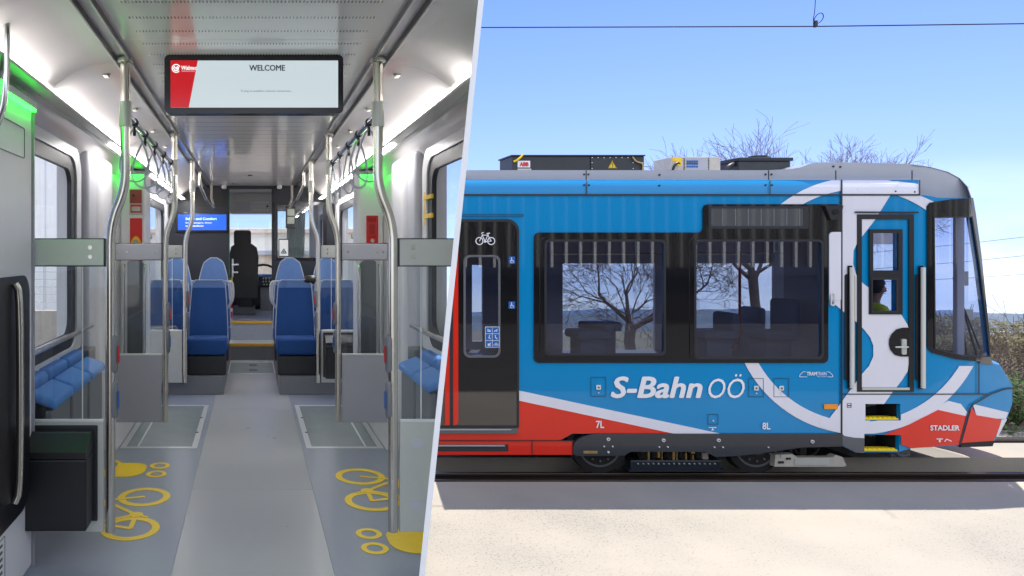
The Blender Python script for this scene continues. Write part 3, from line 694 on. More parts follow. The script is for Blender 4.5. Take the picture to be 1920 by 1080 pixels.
for i in range(7): plate(bm, [rect(1352+i*24, 1353.2+i*24, 391.5, 423)], sf, .001, off=.0235)
obj('display_rib', bm, 'greyp', f)
cm = obj('side_camera', plate(B(), [[(1541, 386), (1575, 386), (1570, 410), (1552, 413)]], sf, .05, off=.05), 'blackmat', train)
obj('camera_lens', cyl(B(), sf(1560, 398, .052), .035, (0, 1, 0), .012, 20), 'black', cm)
p = obj('white_door_tab', plate(B(), [rr(1552.5, 1574.5, 435, 562, [1, 8, 8, 1])], sf, .008, off=.020), 'bwhite', train)
p = obj('tab_handle', plate(B(), [rr(1553.5, 1562, 548, 573.5, 4), rr(1555.8, 1559.7, 551, 570.5, 1.8)], sf, .02, off=.035), 'silverline', train)
# cab door, its window and grab rails
cd = ringp('cab_door_frame', rect(1605, 1711, 402, 734), rect(1613.5, 1702, 411, 726), 'blackmat', .020, train, .012, [])
obj('door_sill', plate(B(), [rect(1613.5, 1702, 726, 730.5)], sf, .012, off=.026), 'alu_pale', cd)
wf = obj('cab_door_window', plate(B(), [rect(1627, 1689, 430, 589)], sf, .014, [HC1, HC2], off=.026), 'blackmat', train)
obj('pane', plate(B(), [HC1], sf, .006, off=.012), 'glass_wind', wf); obj('pane', plate(B(), [HC2], sf, .006, off=.008), 'glass_wind', wf)
ringp('pane_frame', rect(1629.5, 1680, 521, 586), rect(1632.5, 1676.5, 524.5, 582.5), 'rubber', .032, wf, .01)
hp = obj('lock_plate', plate(B(), [[(1701.5, 614)] + circ(1692, 642, 28, 24, 270, 90)[::1] + [(1701.5, 668)]], sf, .004, off=.026), 'blackmat', train) if False else \
     obj('lock_plate', plate(B(), [[(1701.5, 614), (1690, 614), (1678, 617), (1669, 626), (1664.5, 636), (1664, 645), (1667, 656), (1675, 665), (1686, 668), (1701.5, 668)]], sf, .004, off=.022), 'bglass', train)
hd = obj('door_handle', plate(B(), [rr(1686, 1694.5, 635, 664, 2.5)], sf, .016, off=.04), 'alu_pale', train)
tube(bm := B(), [sf(1691, 649, .05), sf(1690, 649, .085), sf(1668, 649, .085)], .010, 8); obj('lever', bm, 'alu_pale', hd)
for x in (1591, 1723.5):
    rc = obj('rail_recess', plate(B(), [rr(x-9.5, x+9.5, 514, 713, 4)], sf, .006, off=.020), 'rubber', train)
    bm = B(); plate(bm, [rr(x-4.8, x+4.0, 498, 729, 1)], sf, .006, off=.026); obj('rail_backing', bm, 'black', rc)
    bm = B(); tube(bm, [sf(x-.5, 501, .055), sf(x-.5, 726, .055)], .0235, 14); tube(bm, [sf(x, 507, .02), sf(x, 507, .05)], .012, 8); tube(bm, [sf(x, 720, .02), sf(x, 720, .05)], .012, 8)
    obj('grab_rail', bm, 'barpale', rc)
seam([(1600, 398), (1717, 398.5)], 3.0, .03, 'blackmat', 'rain_gutter')
# side windscreen
wsd = obj('windscreen_surround', plate(B(), [[(1736, 386), (1741, 380), (1780, 374), (1822, 371), (1827, 400), (1838, 480), (1850, 600), (1857, 679), (1836, 677.5), (1790, 673), (1745, 661), (1736, 651)]], sf, .008, [WS], CU, off=.018), 'bglass', train)
obj('pane', plate(B(), [WS], sf, .006, (), CU, off=.012), 'glass_wind', wsd)
bm = B(); n = len(WS)
for a, b in zip(WS, WS[1:]+WS[:1]):
    a, b = Vector(a), Vector(b); d = (b-a).normalized(); nn = Vector((-d.y, d.x))*1.1; plate(bm, [[tuple(a-nn-d), tuple(b-nn+d), tuple(b+nn+d), tuple(a+nn-d)]], sf, .01, off=.026, cu=CU)
obj('window_seal', bm, 'rubber', wsd)
# rounded front, swept from the near side to the far side
def nose(name, pts, m, bulge, t1=1.0, N=18, smooth=True, parent=train):
    bm = B(); rows = []
    for k in range(N+1):
        t = k/N*t1; row = []
        for (px, py) in pts:
            p = sf(px, py, -.001 if py > 371 else -.01); y = p.y + (11.2-(p.y-8.6)-p.y)*t
            row.append(bm.verts.new((p.x + bulge*math.sin(math.pi*t)**.8 if t > 0 else p.x, y, p.z + (.06*math.sin(math.pi*t) if py < 372 else 0))))
        rows.append(row)
    for a, b in zip(rows, rows[1:]):
        for i in range(len(pts)-1): bm.faces.new((a[i], a[i+1], b[i+1], b[i]))
    return obj(name, bm, m, parent, smooth=smooth)
nose('front_roof_cap', [(1712, 309), (1745, 313), (1778, 322), (1800, 334), (1815, 350), (1822, 371), (1827, 400)], 'rgrey', .5)
fw = nose('front_windscreen', [(1827, 400), (1838, 480), (1850, 600), (1857, 680)], 'glass_wind', .5)
nose('front_nose', [(1857, 680), (1873, 684), (1886, 705), (1898, 725), (1898, 757), (1889, 773)], 'blue', .55)
nose('front_bumper', [(1889, 773), (1886, 786), (1862, 832), (1845, 838)], 'red', .55)
seam([(1836, 678.6), (1857, 681)], 4.5, .02, 'bglass')
# lettering and small marks on the side
def side_text(s, px0, px1, py0, py1, m='decal_white', off=.012, **k): return text('lettering', s, (px0, px1, py1, py0), sf, m, train, off=off, **k)
side_text('S-Bahn', 1144, 1316, 706.5, 745, bold=.024, shear=.22)
side_text('O\u00d6', 1327, 1395, 701, 746.5, shear=.2)
side_text('7L', 1116.5, 1132, 789, 802, bold=.02, off=.009); side_text('8L', 1428, 1443, 792, 804.5, bold=.02)
side_text('STADLER', 1741, 1796, 797, 806, bold=.03, off=.02)
side_text('TRAM', 1511, 1530, 697, 703.5, bold=.03); side_text('TRAIN', 1530.5, 1548, 697, 703.5); side_text('Das Projekt', 1531, 1548, 704.5, 707.2)
bm = B(); icon(bm, [('line', [(1512, 706.3), (1498, 706.3), (1498.5, 702.5), (1504, 697), (1509.5, 696.8)], .9), ('line', [(1549, 696.8), (1553, 697), (1559.3, 702.5), (1560, 706.3), (1550, 706.3)], .9)], sf, .012)
obj('train_outline_mark', bm, 'decal_white', train)
bm = B(); icon(bm, [('poly', [(1753, 821.5), (1765, 821.5), (1765, 823), (1753, 823)]), ('poly', [(1757, 823.5), (1761, 823.5), (1760.5, 828), (1757.5, 828)]), ('line', [(1768, 827), (1772, 822.5), (1781, 826.5)], 1.6)], sf, .02)
icon(bm, [('poly', [(1328, 800.5), (1342, 800.5), (1342, 802), (1328, 802)]), ('poly', [(1335, 802), (1338, 806.5), (1332, 806.5)])], sf, .012)
obj('jacking_mark', bm, 'decal_white', train)
bm = B(); plate(bm, [rect(1586.5, 1594.5, 755.5, 764), rect(1587.2, 1593.8, 756.2, 763.3)], sf, .002, off=.016); icon(bm, [('line', [(1588.5, 760), (1592.5, 760)], .8), ('disc', 1588.8, 760, 1.2), ('disc', 1592.2, 760, 1.2)], sf, .016)
obj('coupling_mark', bm, 'rubber', train)
obj('side_reflector', plate(B(), [rect(1543.5, 1569, 757.5, 766.5)], sf, .008, off=.016), 'orange', train)
for x0, y0, x1, y1 in ((1107, 707, 1135.5, 743), (1402.5, 709, 1430.5, 744), (1449.5, 709, 1478, 744), (1326, 776.5, 1345.5, 795.5)):
    hh = obj('service_hatch', plate(B(), [rect(x0, x1, y0, y1), rect(x0+.7, x1-.7, y0+.7, y1-.7)], sf, .002, off=.0125), 'navy', train)
    cx, cy = (x0+x1)/2, (y0+y1)/2
    bm = B()
    if y1-y0 > 30: plate(bm, [rr(cx-4.2, cx+4.2, cy-3.5, cy+5.2, 1)], sf, .006, off=.017); 
    cyl(bm, sf(cx, y1-7, .013), .009, (0, 1, 0), .012, 8); obj('latch', bm, 'silverline', hh)
    if y1-y0 > 30: obj('keyhole', cyl(B(), sf(cx, cy+1, .02), .011, (0, 1, 0), .008, 8), 'grey_plastic', hh)
# dark bogie skirt, wheels, brake gear
sk = [(1073, 838), (1076, 828), (1086, 820), (1100, 815), (1118, 812.5), (1575.5, 812.5), (1575.5, 836), (1500, 838), (1400, 852), (1340, 856), (1320, 846), (1180, 846), (1168, 853), (1080, 854), (1073, 850)]
obj('bogie_skirt', plate(B(), [sk], sf, .04, off=.028), 'skirt', train)
bm = B()
for px, py, r_ in ((1138, 822, .021), (1241, 824, .021), (1344, 824, .021), (1519, 826.5, .021), (1130, 835.5, .009), (1146, 835.5, .009), (1233, 836.5, .009), (1249, 836.5, .009), (1336, 837, .009), (1352, 837, .009), (1138, 846, .013), (1437, 837, .008)):
    obj('skirt_bolt', cyl(B(), sf(px, py, .032), r_, (0, 1, 0), .02, 14), 'silverline', train)
bm = B()
for px, py, r_ in ((1138, 822, .009), (1241, 824, .009), (1344, 824, .009), (1519, 826.5, .009)): cyl(bm, sf(px, py, .046), r_, (0, 1, 0), .006, 10)
obj('bolt_socket', bm, 'grey_plastic', train)
bm = B(); plate(bm, [rect(1092, 1118, 844, 849)], sf, .004, off=.032); obj('maker_plate', bm, 'brass', train)
for px in (1120, 1411):
    c = W(px, 836, 8.84); c.z = -2.822+.352
    for yy in (8.84, 10.28):
        w = obj('wheel', tube(B(), [(c.x, yy-.06, c.z), (c.x, yy-.055, c.z), (c.x, yy+.07, c.z), (c.x, yy+.075, c.z)], .35, 40, radii=[.31, .352, .352, .31]), 'under', train, smooth=True)
        if yy < 9:
            obj('rim', plate(B(), [circ(c.x, c.z, .27, 36), circ(c.x, c.z, .245, 36)], face_y(yy-.061), .008, off=.004), 'grey_plastic', w)
            obj('hub', plate(B(), [circ(c.x, c.z, .11, 24)], face_y(yy-.061), .05, off=.04), 'skirt', w)
            bm = B()
            for k in range(12): a = k*math.pi/6; cyl(bm, (c.x+.19*math.cos(a), yy-.07, c.z+.19*math.sin(a)), .012, (0, 1, 0), .02, 8)
            obj('wheel_bolt', bm, 'greyp', w)
    obj('axle', tube(B(), [(c.x, 8.9, c.z), (c.x, 10.25, c.z)], .07, 14), 'under', train)
bm = B(); a, b = W(1180, 0, 8.75).x, W(1350, 0, 8.75).x
box(bm, a, b, 8.72, 8.86, W(0, 879, 8.75).z, W(0, 862, 8.75).z, .01); box(bm, a-.03, b+.03, 8.70, 8.88, W(0, 882, 8.75).z, W(0, 878.5, 8.75).z)
gb = obj('track_brake', bm, 'skirt', train)
bm = B()
for i in range(16): cyl(bm, (a+.09+i*(b-a-.18)/15, 8.715, W(0, 869, 8.72).z), .008, (0, 1, 0), .02, 8)
obj('brake_bolt', bm, 'silverline', gb)
bm = B(); rnd = random.Random(8)
for px, w, y0, y1 in ((1215, 4, 846, 864), (1234, 5, 845, 858), (1240, 2, 846, 866), (1262, 5, 845, 866), (1268, 2, 846, 862), (1285, 3, 848, 866), (1298, 8, 845, 850), (1298, 3, 852, 862)):
    p, q = W(px-w/2, y1, 8.78), W(px+w/2, y0, 8.78); box(bm, p.x, q.x, 8.76, 8.82, p.z, q.z, .004)
obj('brass_linkage', bm, 'brass', gb)
bm = B(); p, q = W(1316, 862, 8.8), W(1327, 848, 8.8); box(bm, p.x, q.x, 8.78, 8.9, p.z, q.z, .01); obj('junction_box', bm, 'cream_metal', gb)
bm = B()
for px in (1205, 1226, 1253, 1276, 1309): cyl(bm, W(px, 853, 8.85), .045, (0, 0, 1), .14, 12)
for k in range(5): x0 = 1195+k*30; tube(bm, smoothpath([W(x0, 848, 8.84), W(x0+6, 860, 8.83), W(x0+18, 862, 8.84), W(x0+26, 847, 8.86)], 2), .012, 6)
obj('damper', bm, 'under', gb)
# bogie frame and floor pan
bm = B(); x0, x1 = W(780, 0, 9).x, W(1580, 0, 9).x
box(bm, x0, x1, 8.72, 11.1, -2.02, -1.62); box(bm, W(1090, 0, 9).x, W(1450, 0, 9).x, 9.0, 10.2, -2.5, -2.02, .03)
box(bm, W(1577, 0, 9).x, W(1800, 0, 9).x, 8.95, 10.9, -2.35, -1.66, .05)
obj('underframe', bm, 'under', train, cl='out')
bm = B(); tube(bm, smoothpath([W(1535, 838, 8.85), W(1530, 850, 8.85), W(1512, 857, 8.85), W(1496, 852, 8.85), W(1485, 838, 8.85)], 3), .016, 8)
for px in (1480, 1500, 1506): box(bm, W(px-3, 0, 8.85).x, W(px+3, 0, 8.85).x, 8.82, 8.9, W(0, 856, 8.85).z, W(0, 836, 8.85).z, .006)
obj('sand_pipe', bm, 'under', train)
bm = B(); plate(bm, [[(1454, 853), (1486, 851), (1495, 858), (1560, 858), (1567, 853), (1580, 857), (1587, 873), (1582, 875), (1452, 875)]], pxm(8.70), .09); mb = obj('magnetic_brake', bm, 'cream_metal', train)
bm = B(); plate(bm, [rect(1490, 1555, 860.5, 872)], pxm(8.69), .012); plate(bm, [rect(1464, 1484, 853, 858)], pxm(8.69), .02); obj('brake_cover', bm, 'alu_pale', mb)
bm = B(); plate(bm, [rect(1460, 1470, 865, 869)], pxm(8.69), .012); plate(bm, [rect(1475, 1483, 858.5, 862)], pxm(8.685), .012); obj('brake_terminal', bm, 'rubber', mb)
# cab steps in their recesses
for (x0, x1, y0, y1, ty) in ((1621, 1688, 757, 788, 784.5), (1619, 1686, 815, 846, 843)):
    p, q = sf(x0, y1, 0), sf(x1, y0, 0)
    bm = B(); box(bm, p.x-.03, q.x+.03, 8.93, 8.96, p.z-.03, q.z+.03)
    for aa in ((p.x-.02, p.x-.004, p.z-.02, q.z+.02), (q.x+.004, q.x+.02, p.z-.02, q.z+.02), (p.x, q.x, p.z-.02, p.z-.004), (p.x, q.x, q.z+.004, q.z+.02)): box(bm, aa[0], aa[1], 8.604, 8.93, aa[2], aa[3])
    rc = obj('step_recess', bm, 'under', train)
    st = obj('cab_step', box(B(), p.x+.01, q.x-.02, 8.60, 8.75, W(0, ty+3.0, D).z, W(0, ty, D).z, .004), 'steptread', train)
    bm = B()
    for k in range(7): x = p.x+.03+k*(q.x-p.x-.09)/6; cyl(bm, (x+.01, 8.635, W(0, ty, D).z+.006), .022, (0, 0, 1), .012, 10)
    obj('tread_stud', bm, 'steptread', st)
    bm = B(); rn = random.Random(int(ty))
    for k in range(4):
        x = rn.uniform(p.x+.05, q.x-.05); tube(bm, smoothpath([(x, 8.85, q.z), (x+rn.uniform(-.1, .1), 8.82, (p.z+q.z)/2), (x+rn.uniform(-.15, .15), 8.85, q.z-.02)], 2), .009, 6)
    box(bm, p.x+.22, p.x+.32, 8.8, 8.88, q.z-.07, q.z-.02, .005); obj('step_hoses', bm, 'grey_plastic', rc)
bm = B(); p = W(1688, 852, 8.8); box(bm, p.x-.12, p.x+.14, 8.8, 8.95, p.z-.04, p.z+.1, .02); tube(bm, smoothpath([p+Vector((-.1, 0, .05)), p+Vector((0, 0, -.03)), p+Vector((.1, 0, 0))], 2), .02, 8); obj('tow_fitting', bm, 'grey_plastic', train)
# roof equipment
def roofbox(name, px0, px1, py0, py1, y0, dy, m, parent=train, bev=.008):
    p, q = W(px0, py1, y0), W(px1, py0, y0); return obj(name, box(B(), p.x, q.x, y0, y0+dy, p.z, q.z, bev), m, parent)
M['eq'] = mat('charcoal_equipment_case', lin(.03, .033, .037), .5, var=.15, vs=10)
e1 = roofbox("equipment_case", 960, 1106.5, 293, 321, 9.0, .45, 'eq'); e2 = roofbox('equipment_case', 1107.5, 1208, 293, 321, 9.0, .45, "eq")
obj('case_lid', box(B(), W(958, 0, 9).x, W(1209, 0, 9).x, 8.985, 9.47, W(0, 293, 9).z, W(0, 290.5, 9).z), 'navy', e1)
e = pxm(8.999)
lb = obj('maker_label', plate(B(), [rect(970.5, 994, 301.5, 314)], e, .002, off=.003), 'decal_white', e1); text('lettering', 'ABB', (974, 991, 311.5, 304.5), e, 'redtxt', e1, bold=.05, off=.006)
obj('type_label', plate(B(), [rect(970.5, 996, 316, 319.5)], e, .002, off=.003), 'alu_pale', e1)
bm = B(); tube(bm, [W(963, 303, 8.98), W(968, 301, 8.97), W(975, 296, 8.97), W(981, 289.5, 8.98)], .013, 8); obj('earth_cable', bm, 'yellow_sign', e1)
w_ = obj('warning_sign', plate(B(), [[(1139.5, 315.5), (1156.5, 315.5), (1148, 301)]], e, .002, off=.003), 'yellow_sign', e2)
obj('warning_mark', icon(B(), [('line', [(1149, 305), (1146.8, 309), (1149.4, 309.4), (1147.6, 313.4)], 1.1), ('line', [(1140.8, 314.8), (1155.2, 314.8), (1148, 302.4), (1140.8, 314.8)], .5)], e, .005), 'rubber', w_)
bm = B()
for i in range(7): cyl(bm, W(1110+i*11.2, 295.5, 8.995), .006, (0, 1, 0), .01, 8)
for x in (1110, 1187, 1205):
    for y in (305, 316): cyl(bm, W(x, y, 8.995), .006, (0, 1, 0), .01, 8)
obj('case_screw', bm, 'silverline', e2)
bm = B(); tube(bm, smoothpath([W(1186, 294, 8.98), W(1192, 303, 8.97), W(1206, 306, 8.98), W(1205, 319, 8.98)], 2), .011, 8); obj('earth_cable', bm, 'brass', e2)
e3 = roofbox('switch_cabinet', 1258, 1351, 294, 321, 9.1, .4, 'cream_metal')
e = pxm(9.099)
obj('cabinet_label', plate(B(), [rect(1260.5, 1277, 296, 302)], e, .002, off=.003), 'yellow_sign', e3)
g_ = obj('terminal_panel', plate(B(), [rect(1284, 1327, 296.5, 319)], e, .002, off=.003), 'alu', e3)
bm = B()
for i in range(5):
    for j in range(3): plate(bm, [rect(1287+i*4.4, 1290.2+i*4.4, 301+j*5, 304+j*5)], e, .006, off=.012)
obj('terminal', bm, 'sign_blue', g_); bm = B()
for i in range(5): plate(bm, [rect(1287+i*4.4, 1290.2+i*4.4, 305+0, 306.2)], e, .006, off=.014)
for j in range(8): plate(bm, [rect(1281.5, 1283.5, 297+j*2.8, 298.4+j*2.8)], e, .004, off=.006); plate(bm, [rect(1327.5, 1329.5, 297+j*2.8, 298.4+j*2.8)], e, .004, off=.006)
obj('terminal_clip', bm, 'rubber', g_)
bm = B(); tube(bm, smoothpath([W(1261, 320, 9.05), W(1265, 309, 9.04), W(1271, 305, 9.04), W(1275, 308, 9.05)], 2), .016, 8); obj('cable', bm, 'rubber', e3)
bm = B(); cyl(bm, W(1272, 307, 9.06), .03, (0, 1, 0), .05, 12); obj('cable_gland', bm, 'yellow_sign', e3)
e4 = roofbox('roof_unit', 1385, 1483, 301, 321, 9.1, .5, "eq", bev=.02); obj('case_lid', box(B(), W(1383, 0, 9.1).x, W(1486, 0, 9.1).x, 9.08, 9.62, W(0, 302, 9.1).z, W(0, 295.5, 9.1).z, .01), 'navy', e4)
bm = B(); c = W(1420.5, 294, 9.5); cyl(bm, (c.x, 9.5, W(0, 295.5, 9.1).z+.025), .15, (0, 0, 1), .05, 28); cyl(bm, (c.x, 9.5, W(0, 295.5, 9.1).z+.06), .11, (0, 0, 1), .025, 28); obj('vent_cap', bm, 'eq', e4, smooth=True)
bm = B(); tube(bm, smoothpath([W(1361, 321, 9.15), W(1366, 312, 9.15), W(1375, 308, 9.16), W(1384, 307, 9.2)], 2), .03, 10); obj('cable', bm, 'rubber', e4)
# far side, floor and inner lining of the vehicle
F1, F2, F3 = rect(1055, 1228, 494, 668), rect(1304, 1456, 494, 668), rect(885, 905, 497, 640)
F4 = rect(1560, 1700, 458, 600)
fm = pxm(11.12)
obj('far_side', plate(B(), [rect(700, 1700, 352, 780)], fm, .05, [F1, F2, F3, F4]), 'inside', train, cl='out')
for f_ in (F1, F2, F3, F4): obj('far_pane', plate(B(), [f_], fm, .006, off=-.02), 'glass_clear', train)
ceil_z = W(0, 449, 11.1).z + .22
bm = B(); box(bm, W(780, 0, 8.7).x, W(1712, 0, 8.7).x, 8.68, 11.1, ceil_z+.1, ceil_z+.13); obj('inner_ceiling', bm, 'inside_light', train, cl='out')
bm = B(); box(bm, W(780, 0, 8.7).x, W(1800, 0, 8.8).x, 8.78, 11.06, -1.618, -1.58); obj('inner_floor', bm, 'greyp', train, cl='out')
# slanted closing wall of the cut-away end, and the inner frame of the windows
bm = B()
pl = [Vector((KA*y+KB*z, y, z)) for y, z in ((8.66, -1.6), (11.1, -1.6), (11.1, .95), (8.66, .95))]
vs = [bm.verts.new(p+PN*.012) for p in pl] + [bm.verts.new(p+PN*.03) for p in pl]
for f_ in ((0, 1, 2, 3), (7, 6, 5, 4), (0, 4, 5, 1), (1, 5, 6, 2), (2, 6, 7, 3), (3, 7, 4, 0)): bm.faces.new([vs[i] for i in f_])
obj('end_bulkhead', bm, 'inside', train)
bm = B()
for px in (1248, 1296): p = W(px, 0, 8.7).x; box(bm, p-.03, p+.03, 8.66, 8.71, -1.55, .6)
obj('window_pillar', bm, 'inside_light', train)
bm = B(); p0, p1 = W(1480, 0, 9.9).x, W(1590, 0, 9.9).x
box(bm, W(1547, 0, 9).x, W(1547, 0, 9).x+.06, 8.7, 9.7, -1.58, .7); box(bm, W(1465, 0, 10.8).x, W(1560, 0, 10.8).x, 10.95, 11.0, -1.58, .7)
obj('cab_partition', bm, 'inside_light', train)
bm = B(); tube(bm, smoothpath([W(1387, 470, 9.9), W(1387, 640, 9.9), W(1380, 655, 9.9), W(1368, 660, 9.9), W(1367, 676, 9.9)], 2), .018, 8); tube(bm, [W(1366, 590, 9.9), W(1387, 590, 9.9)], .012, 6)
obj('inner_pole', bm, 'red_box', train)
bm = B(); tube(bm, [W(1030, 475, 10.2), W(1540, 475, 10.2)], .014, 8)
for px in (1190, 1450): tube(bm, [W(px, 452, 10.2), W(px, 475, 10.2)], .012, 8)
obj('ceiling_rail', bm, 'steel', train)
M['trainseat'] = mat('blue_grey_seat_fabric', lin(.22, .24, .32), .8, var=.1, vs=30)
def tseat(px, d, top, w=.44, z0=-1.58, lab=None):
    x = W(px, 0, d).x; zt = W(0, top, d).z
    bm = B(); box(bm, x-.05, x+.07, d-w/2, d+w/2, z0+.42, zt, .05, 3); box(bm, x-.42, x+.05, d-w/2, d+w/2, z0+.38, z0+.5, .04, 3); box(bm, x-.36, x-.02, d-w/2+.06, d+w/2-.06, z0, z0+.38, .01)
    return tag(obj('passenger_seat', bm, 'trainseat', smooth=True), lab, 'seat', 'seats inside the blue train')
tseat(1128, 9.5, 606, lab='grey seat back seen through the first train window, left of the pair'); tseat(1147, 10.5, 602, lab='grey seat back seen through the first train window, right of the pair')
tseat(1360, 9.5, 585, lab='tall grey seat back seen in the middle of the second train window'); tseat(1410, 10.6, 575, lab='farther grey seat back behind the red pole in the second train window')
tseat(1470, 9.4, 560, lab='grey seat back next to the partition in the second train window')
# cab fittings seen through the side windscreen
bm = B(); p = W(1770, 660, 9.3); box(bm, p.x-.15, W(1800, 0, 9.1).x, 9.2, 10.9, -1.6, W(0, 655, 9.4).z, .05); obj('dashboard', bm, 'grey_plastic', train)
bm = B(); tube(bm, [W(1832, 668, 9.0), W(1788, 520, 9.15)], .012, 6); tube(bm, [W(1812, 662, 9.05), W(1795, 540, 9.2)], .010, 6); tube(bm, [W(1800, 560, 9.15), W(1838, 655, 8.99)], .010, 6); obj('wiper_arm', bm, 'rubber', train)
bm = B(); x = W(1752, 0, 9.3).x; box(bm, x, x+.1, 9.0, 9.06, -1.5, .45, .01); box(bm, W(1715, 0, 9.3).x, W(1735, 0, 9.3).x, 10.9, 10.95, -1.5, .6)
obj('cab_lining', bm, 'inside_light', train)
bm = B(); p = W(1806, 522, 9.5); box(bm, p.x-.08, p.x+.08, 9.5, 9.52, p.z-.1, p.z+.1, .01); p = W(1812, 590, 9.5); box(bm, p.x-.1, p.x+.1, 9.5, 9.52, p.z-.08, p.z+.08, .01); obj('cab_monitor', bm, 'alu_pale', train)
# ------------------------------------------------------------------ the person in the cab
def skin_mesh(name, chains, m, parent=None, sub=2):
    """chains: list of (points with radii, parent vertex index or None); one continuous skinned surface"""
    me = bpy.data.meshes.new(name); vs, es, rad = [], [], []
    for pts, att in chains:
        prev = att
        for p, r in pts:
            vs.append(p); rad.append(r if isinstance(r, tuple) else (r, r)); i = len(vs)-1
            if prev is not None: es.append((prev, i))
            prev = i
    me.from_pydata(vs, es, []); o = bpy.data.objects.new(name, me); C.objects.link(o)
    md = o.modifiers.new('skin', 'SKIN'); md.use_smooth_shade = True
    for i, r in enumerate(rad): me.skin_vertices[0].data[i].radius = r
    me.skin_vertices[0].data[0].use_root = True
    sb = o.modifiers.new('sub', 'SUBSURF'); sb.levels = sb.render_levels = sub
    dg = bpy.context.evaluated_depsgraph_get(); dg.update(); me2 = bpy.data.meshes.new_from_object(o.evaluated_get(dg)); me2.name = name
    o.modifiers.clear(); o.data = me2; me2.materials.clear(); me2.materials.append(M[m] if isinstance(m, str) else m)
    for p in me2.polygons: p.use_smooth = True
    if parent: o.parent = parent; o.matrix_parent_inverse = Matrix.Translation(-Vector(parent.location))
    return o
hx = W(1645, 0, 9.45).x; hy = 9.45; hz = W(0, 545, 9.45).z       # head centre; the driver faces +x
person = thing('person', 'person in a yellow hi-vis vest seated behind the cab door window', 'person', (hx-.05, hy, -1.58))
P = lambda x, y, z: Vector((hx+x, hy+y, hz+z))
bodyp = skin_mesh('body', [([(P(-.12, 0, -.72), .13), (P(-.10, 0, -.55), .125), (P(-.09, 0, -.38), (.15, .12)), (P(-.07, 0, -.24), (.13, .10)), (P(-.04, 0, -.15), .055), (P(-.01, 0, -.06), .058), (P(.01, 0, .03), (.085, .095)), (P(.0, 0, .10), (.075, .085))], None),
    ([(P(-.08, -.17, -.25), .06), (P(-.02, -.22, -.42), .048), (P(.06, -.23, -.52), .042), (P(.22, -.19, -.50), .034), (P(.34, -.15, -.47), .026), (P(.41, -.14, -.46), .03)], 3),
    ([(P(-.08, .17, -.25), .06), (P(-.02, .22, -.42), .048), (P(.06, .23, -.52), .042), (P(.22, .19, -.50), .034), (P(.34, .15, -.47), .026), (P(.41, .14, -.46), .03)], 3),
    ([(P(.02, -.10, -.78), .09), (P(.38, -.13, -.76), .065), (P(.42, -.13, -1.0), .05), (P(.40, -.13, -1.18), .04), (P(.52, -.13, -1.22), .04)], 0),
    ([(P(.02, .10, -.78), .09), (P(.38, .13, -.76), .065), (P(.42, .13, -1.0), .05), (P(.40, .13, -1.18), .04), (P(.52, .13, -1.22), .04)], 0)], 'skin', person)
skin_mesh('vest', [([(P(-.12, 0, -.70), .15), (P(-.10, 0, -.55), .145), (P(-.09, 0, -.38), (.175, .14)), (P(-.075, 0, -.235), (.15, .115)), (P(-.05, 0, -.17), .075)], None), ([(P(-.08, -.16, -.25), .075), (P(-.05, -.2, -.36), .062)], 3), ([(P(-.08, .16, -.25), .075), (P(-.05, .2, -.36), .062)], 3)], 'vest', person)
skin_mesh('trousers', [([(P(-.12, 0, -.76), .145)], None), ([(P(.02, -.10, -.78), .10), (P(.38, -.13, -.76), .078), (P(.42, -.13, -1.0), .062), (P(.40, -.13, -1.15), .055)], 0), ([(P(.02, .10, -.78), .10), (P(.38, .13, -.76), .078), (P(.42, .13, -1.0), .062), (P(.40, .13, -1.15), .055)], 0)], 'trouser', person)
bm = B(); bmesh.ops.create_uvsphere(bm, u_segments=20, v_segments=14, radius=.105); 
for v in bm.verts: v.co = P(v.co.x*.98-.015, v.co.y*.86, v.co.z*1.05+.055+(.0 if v.co.x < 0.02 else .03))
bmesh.ops.delete(bm, geom=[v for v in bm.verts if v.co.x > hx+.03 and v.co.z < hz+.07 or v.co.z < hz-.04], context='VERTS'); obj('hair', bm, 'hair', person, smooth=True)
bm = B()
for sy in (-1, 1):
    for k in range(4): y = sy*.14+(-.027+.018*k); L_ = (.05, .062, .058, .044)[k]; tube(bm, smoothpath([P(.42, y, -.45), P(.42+L_*.55, y, -.445), P(.42+L_*.9, y, -.475), P(.42+L_*.75, y, -.50)], 1), .0085, 8)
    tube(bm, smoothpath([P(.39, sy*.14-.03*sy, -.455), P(.425, sy*.14-.055*sy, -.46), P(.45, sy*.14-.045*sy, -.48)], 1), .010, 8)
for sy in (-1, 1):
    bmesh.ops.create_uvsphere(bm, u_segments=10, v_segments=8, radius=.02, matrix=Matrix.Translation(P(.0, sy*.088, .01)) @ Matrix.Diagonal((1, .5, 1.5, 1)))
tube(bm, [P(.09, 0, .045), P(.115, 0, .0), P(.10, 0, -.012)], .012, 8, radii=[.006, .014, .011])
obj('ears_nose_and_fingers', bm, 'skin', person, smooth=True)
bm = B()
for sy in (-1, 1): bmesh.ops.create_uvsphere(bm, u_segments=8, v_segments=6, radius=.009, matrix=Matrix.Translation(P(.088, sy*.032, .035)))
tube(bm, [P(.088, -.022, -.035), P(.098, 0, -.035), P(.088, .022, -.035)], .004, 6); obj('eyes_and_mouth', bm, 'hair', person)
st = thing('driver_seat', 'dark seat the person in the hi-vis vest sits on', 'seat', (hx-.15, hy, -1.58))
obj('cushion', box(B(), hx-.3, hx+.22, hy-.24, hy+.24, hz-.98, hz-.87, .04, 3), 'blackmat', st); obj('backrest', box(B(), hx-.38, hx-.27, hy-.22, hy+.22, hz-.9, hz-.2, .04, 3), 'blackmat', st)
obj('pedestal', box(B(), hx-.15, hx+.1, hy-.12, hy+.12, -1.58, hz-.98, .02), 'blackmat', st)
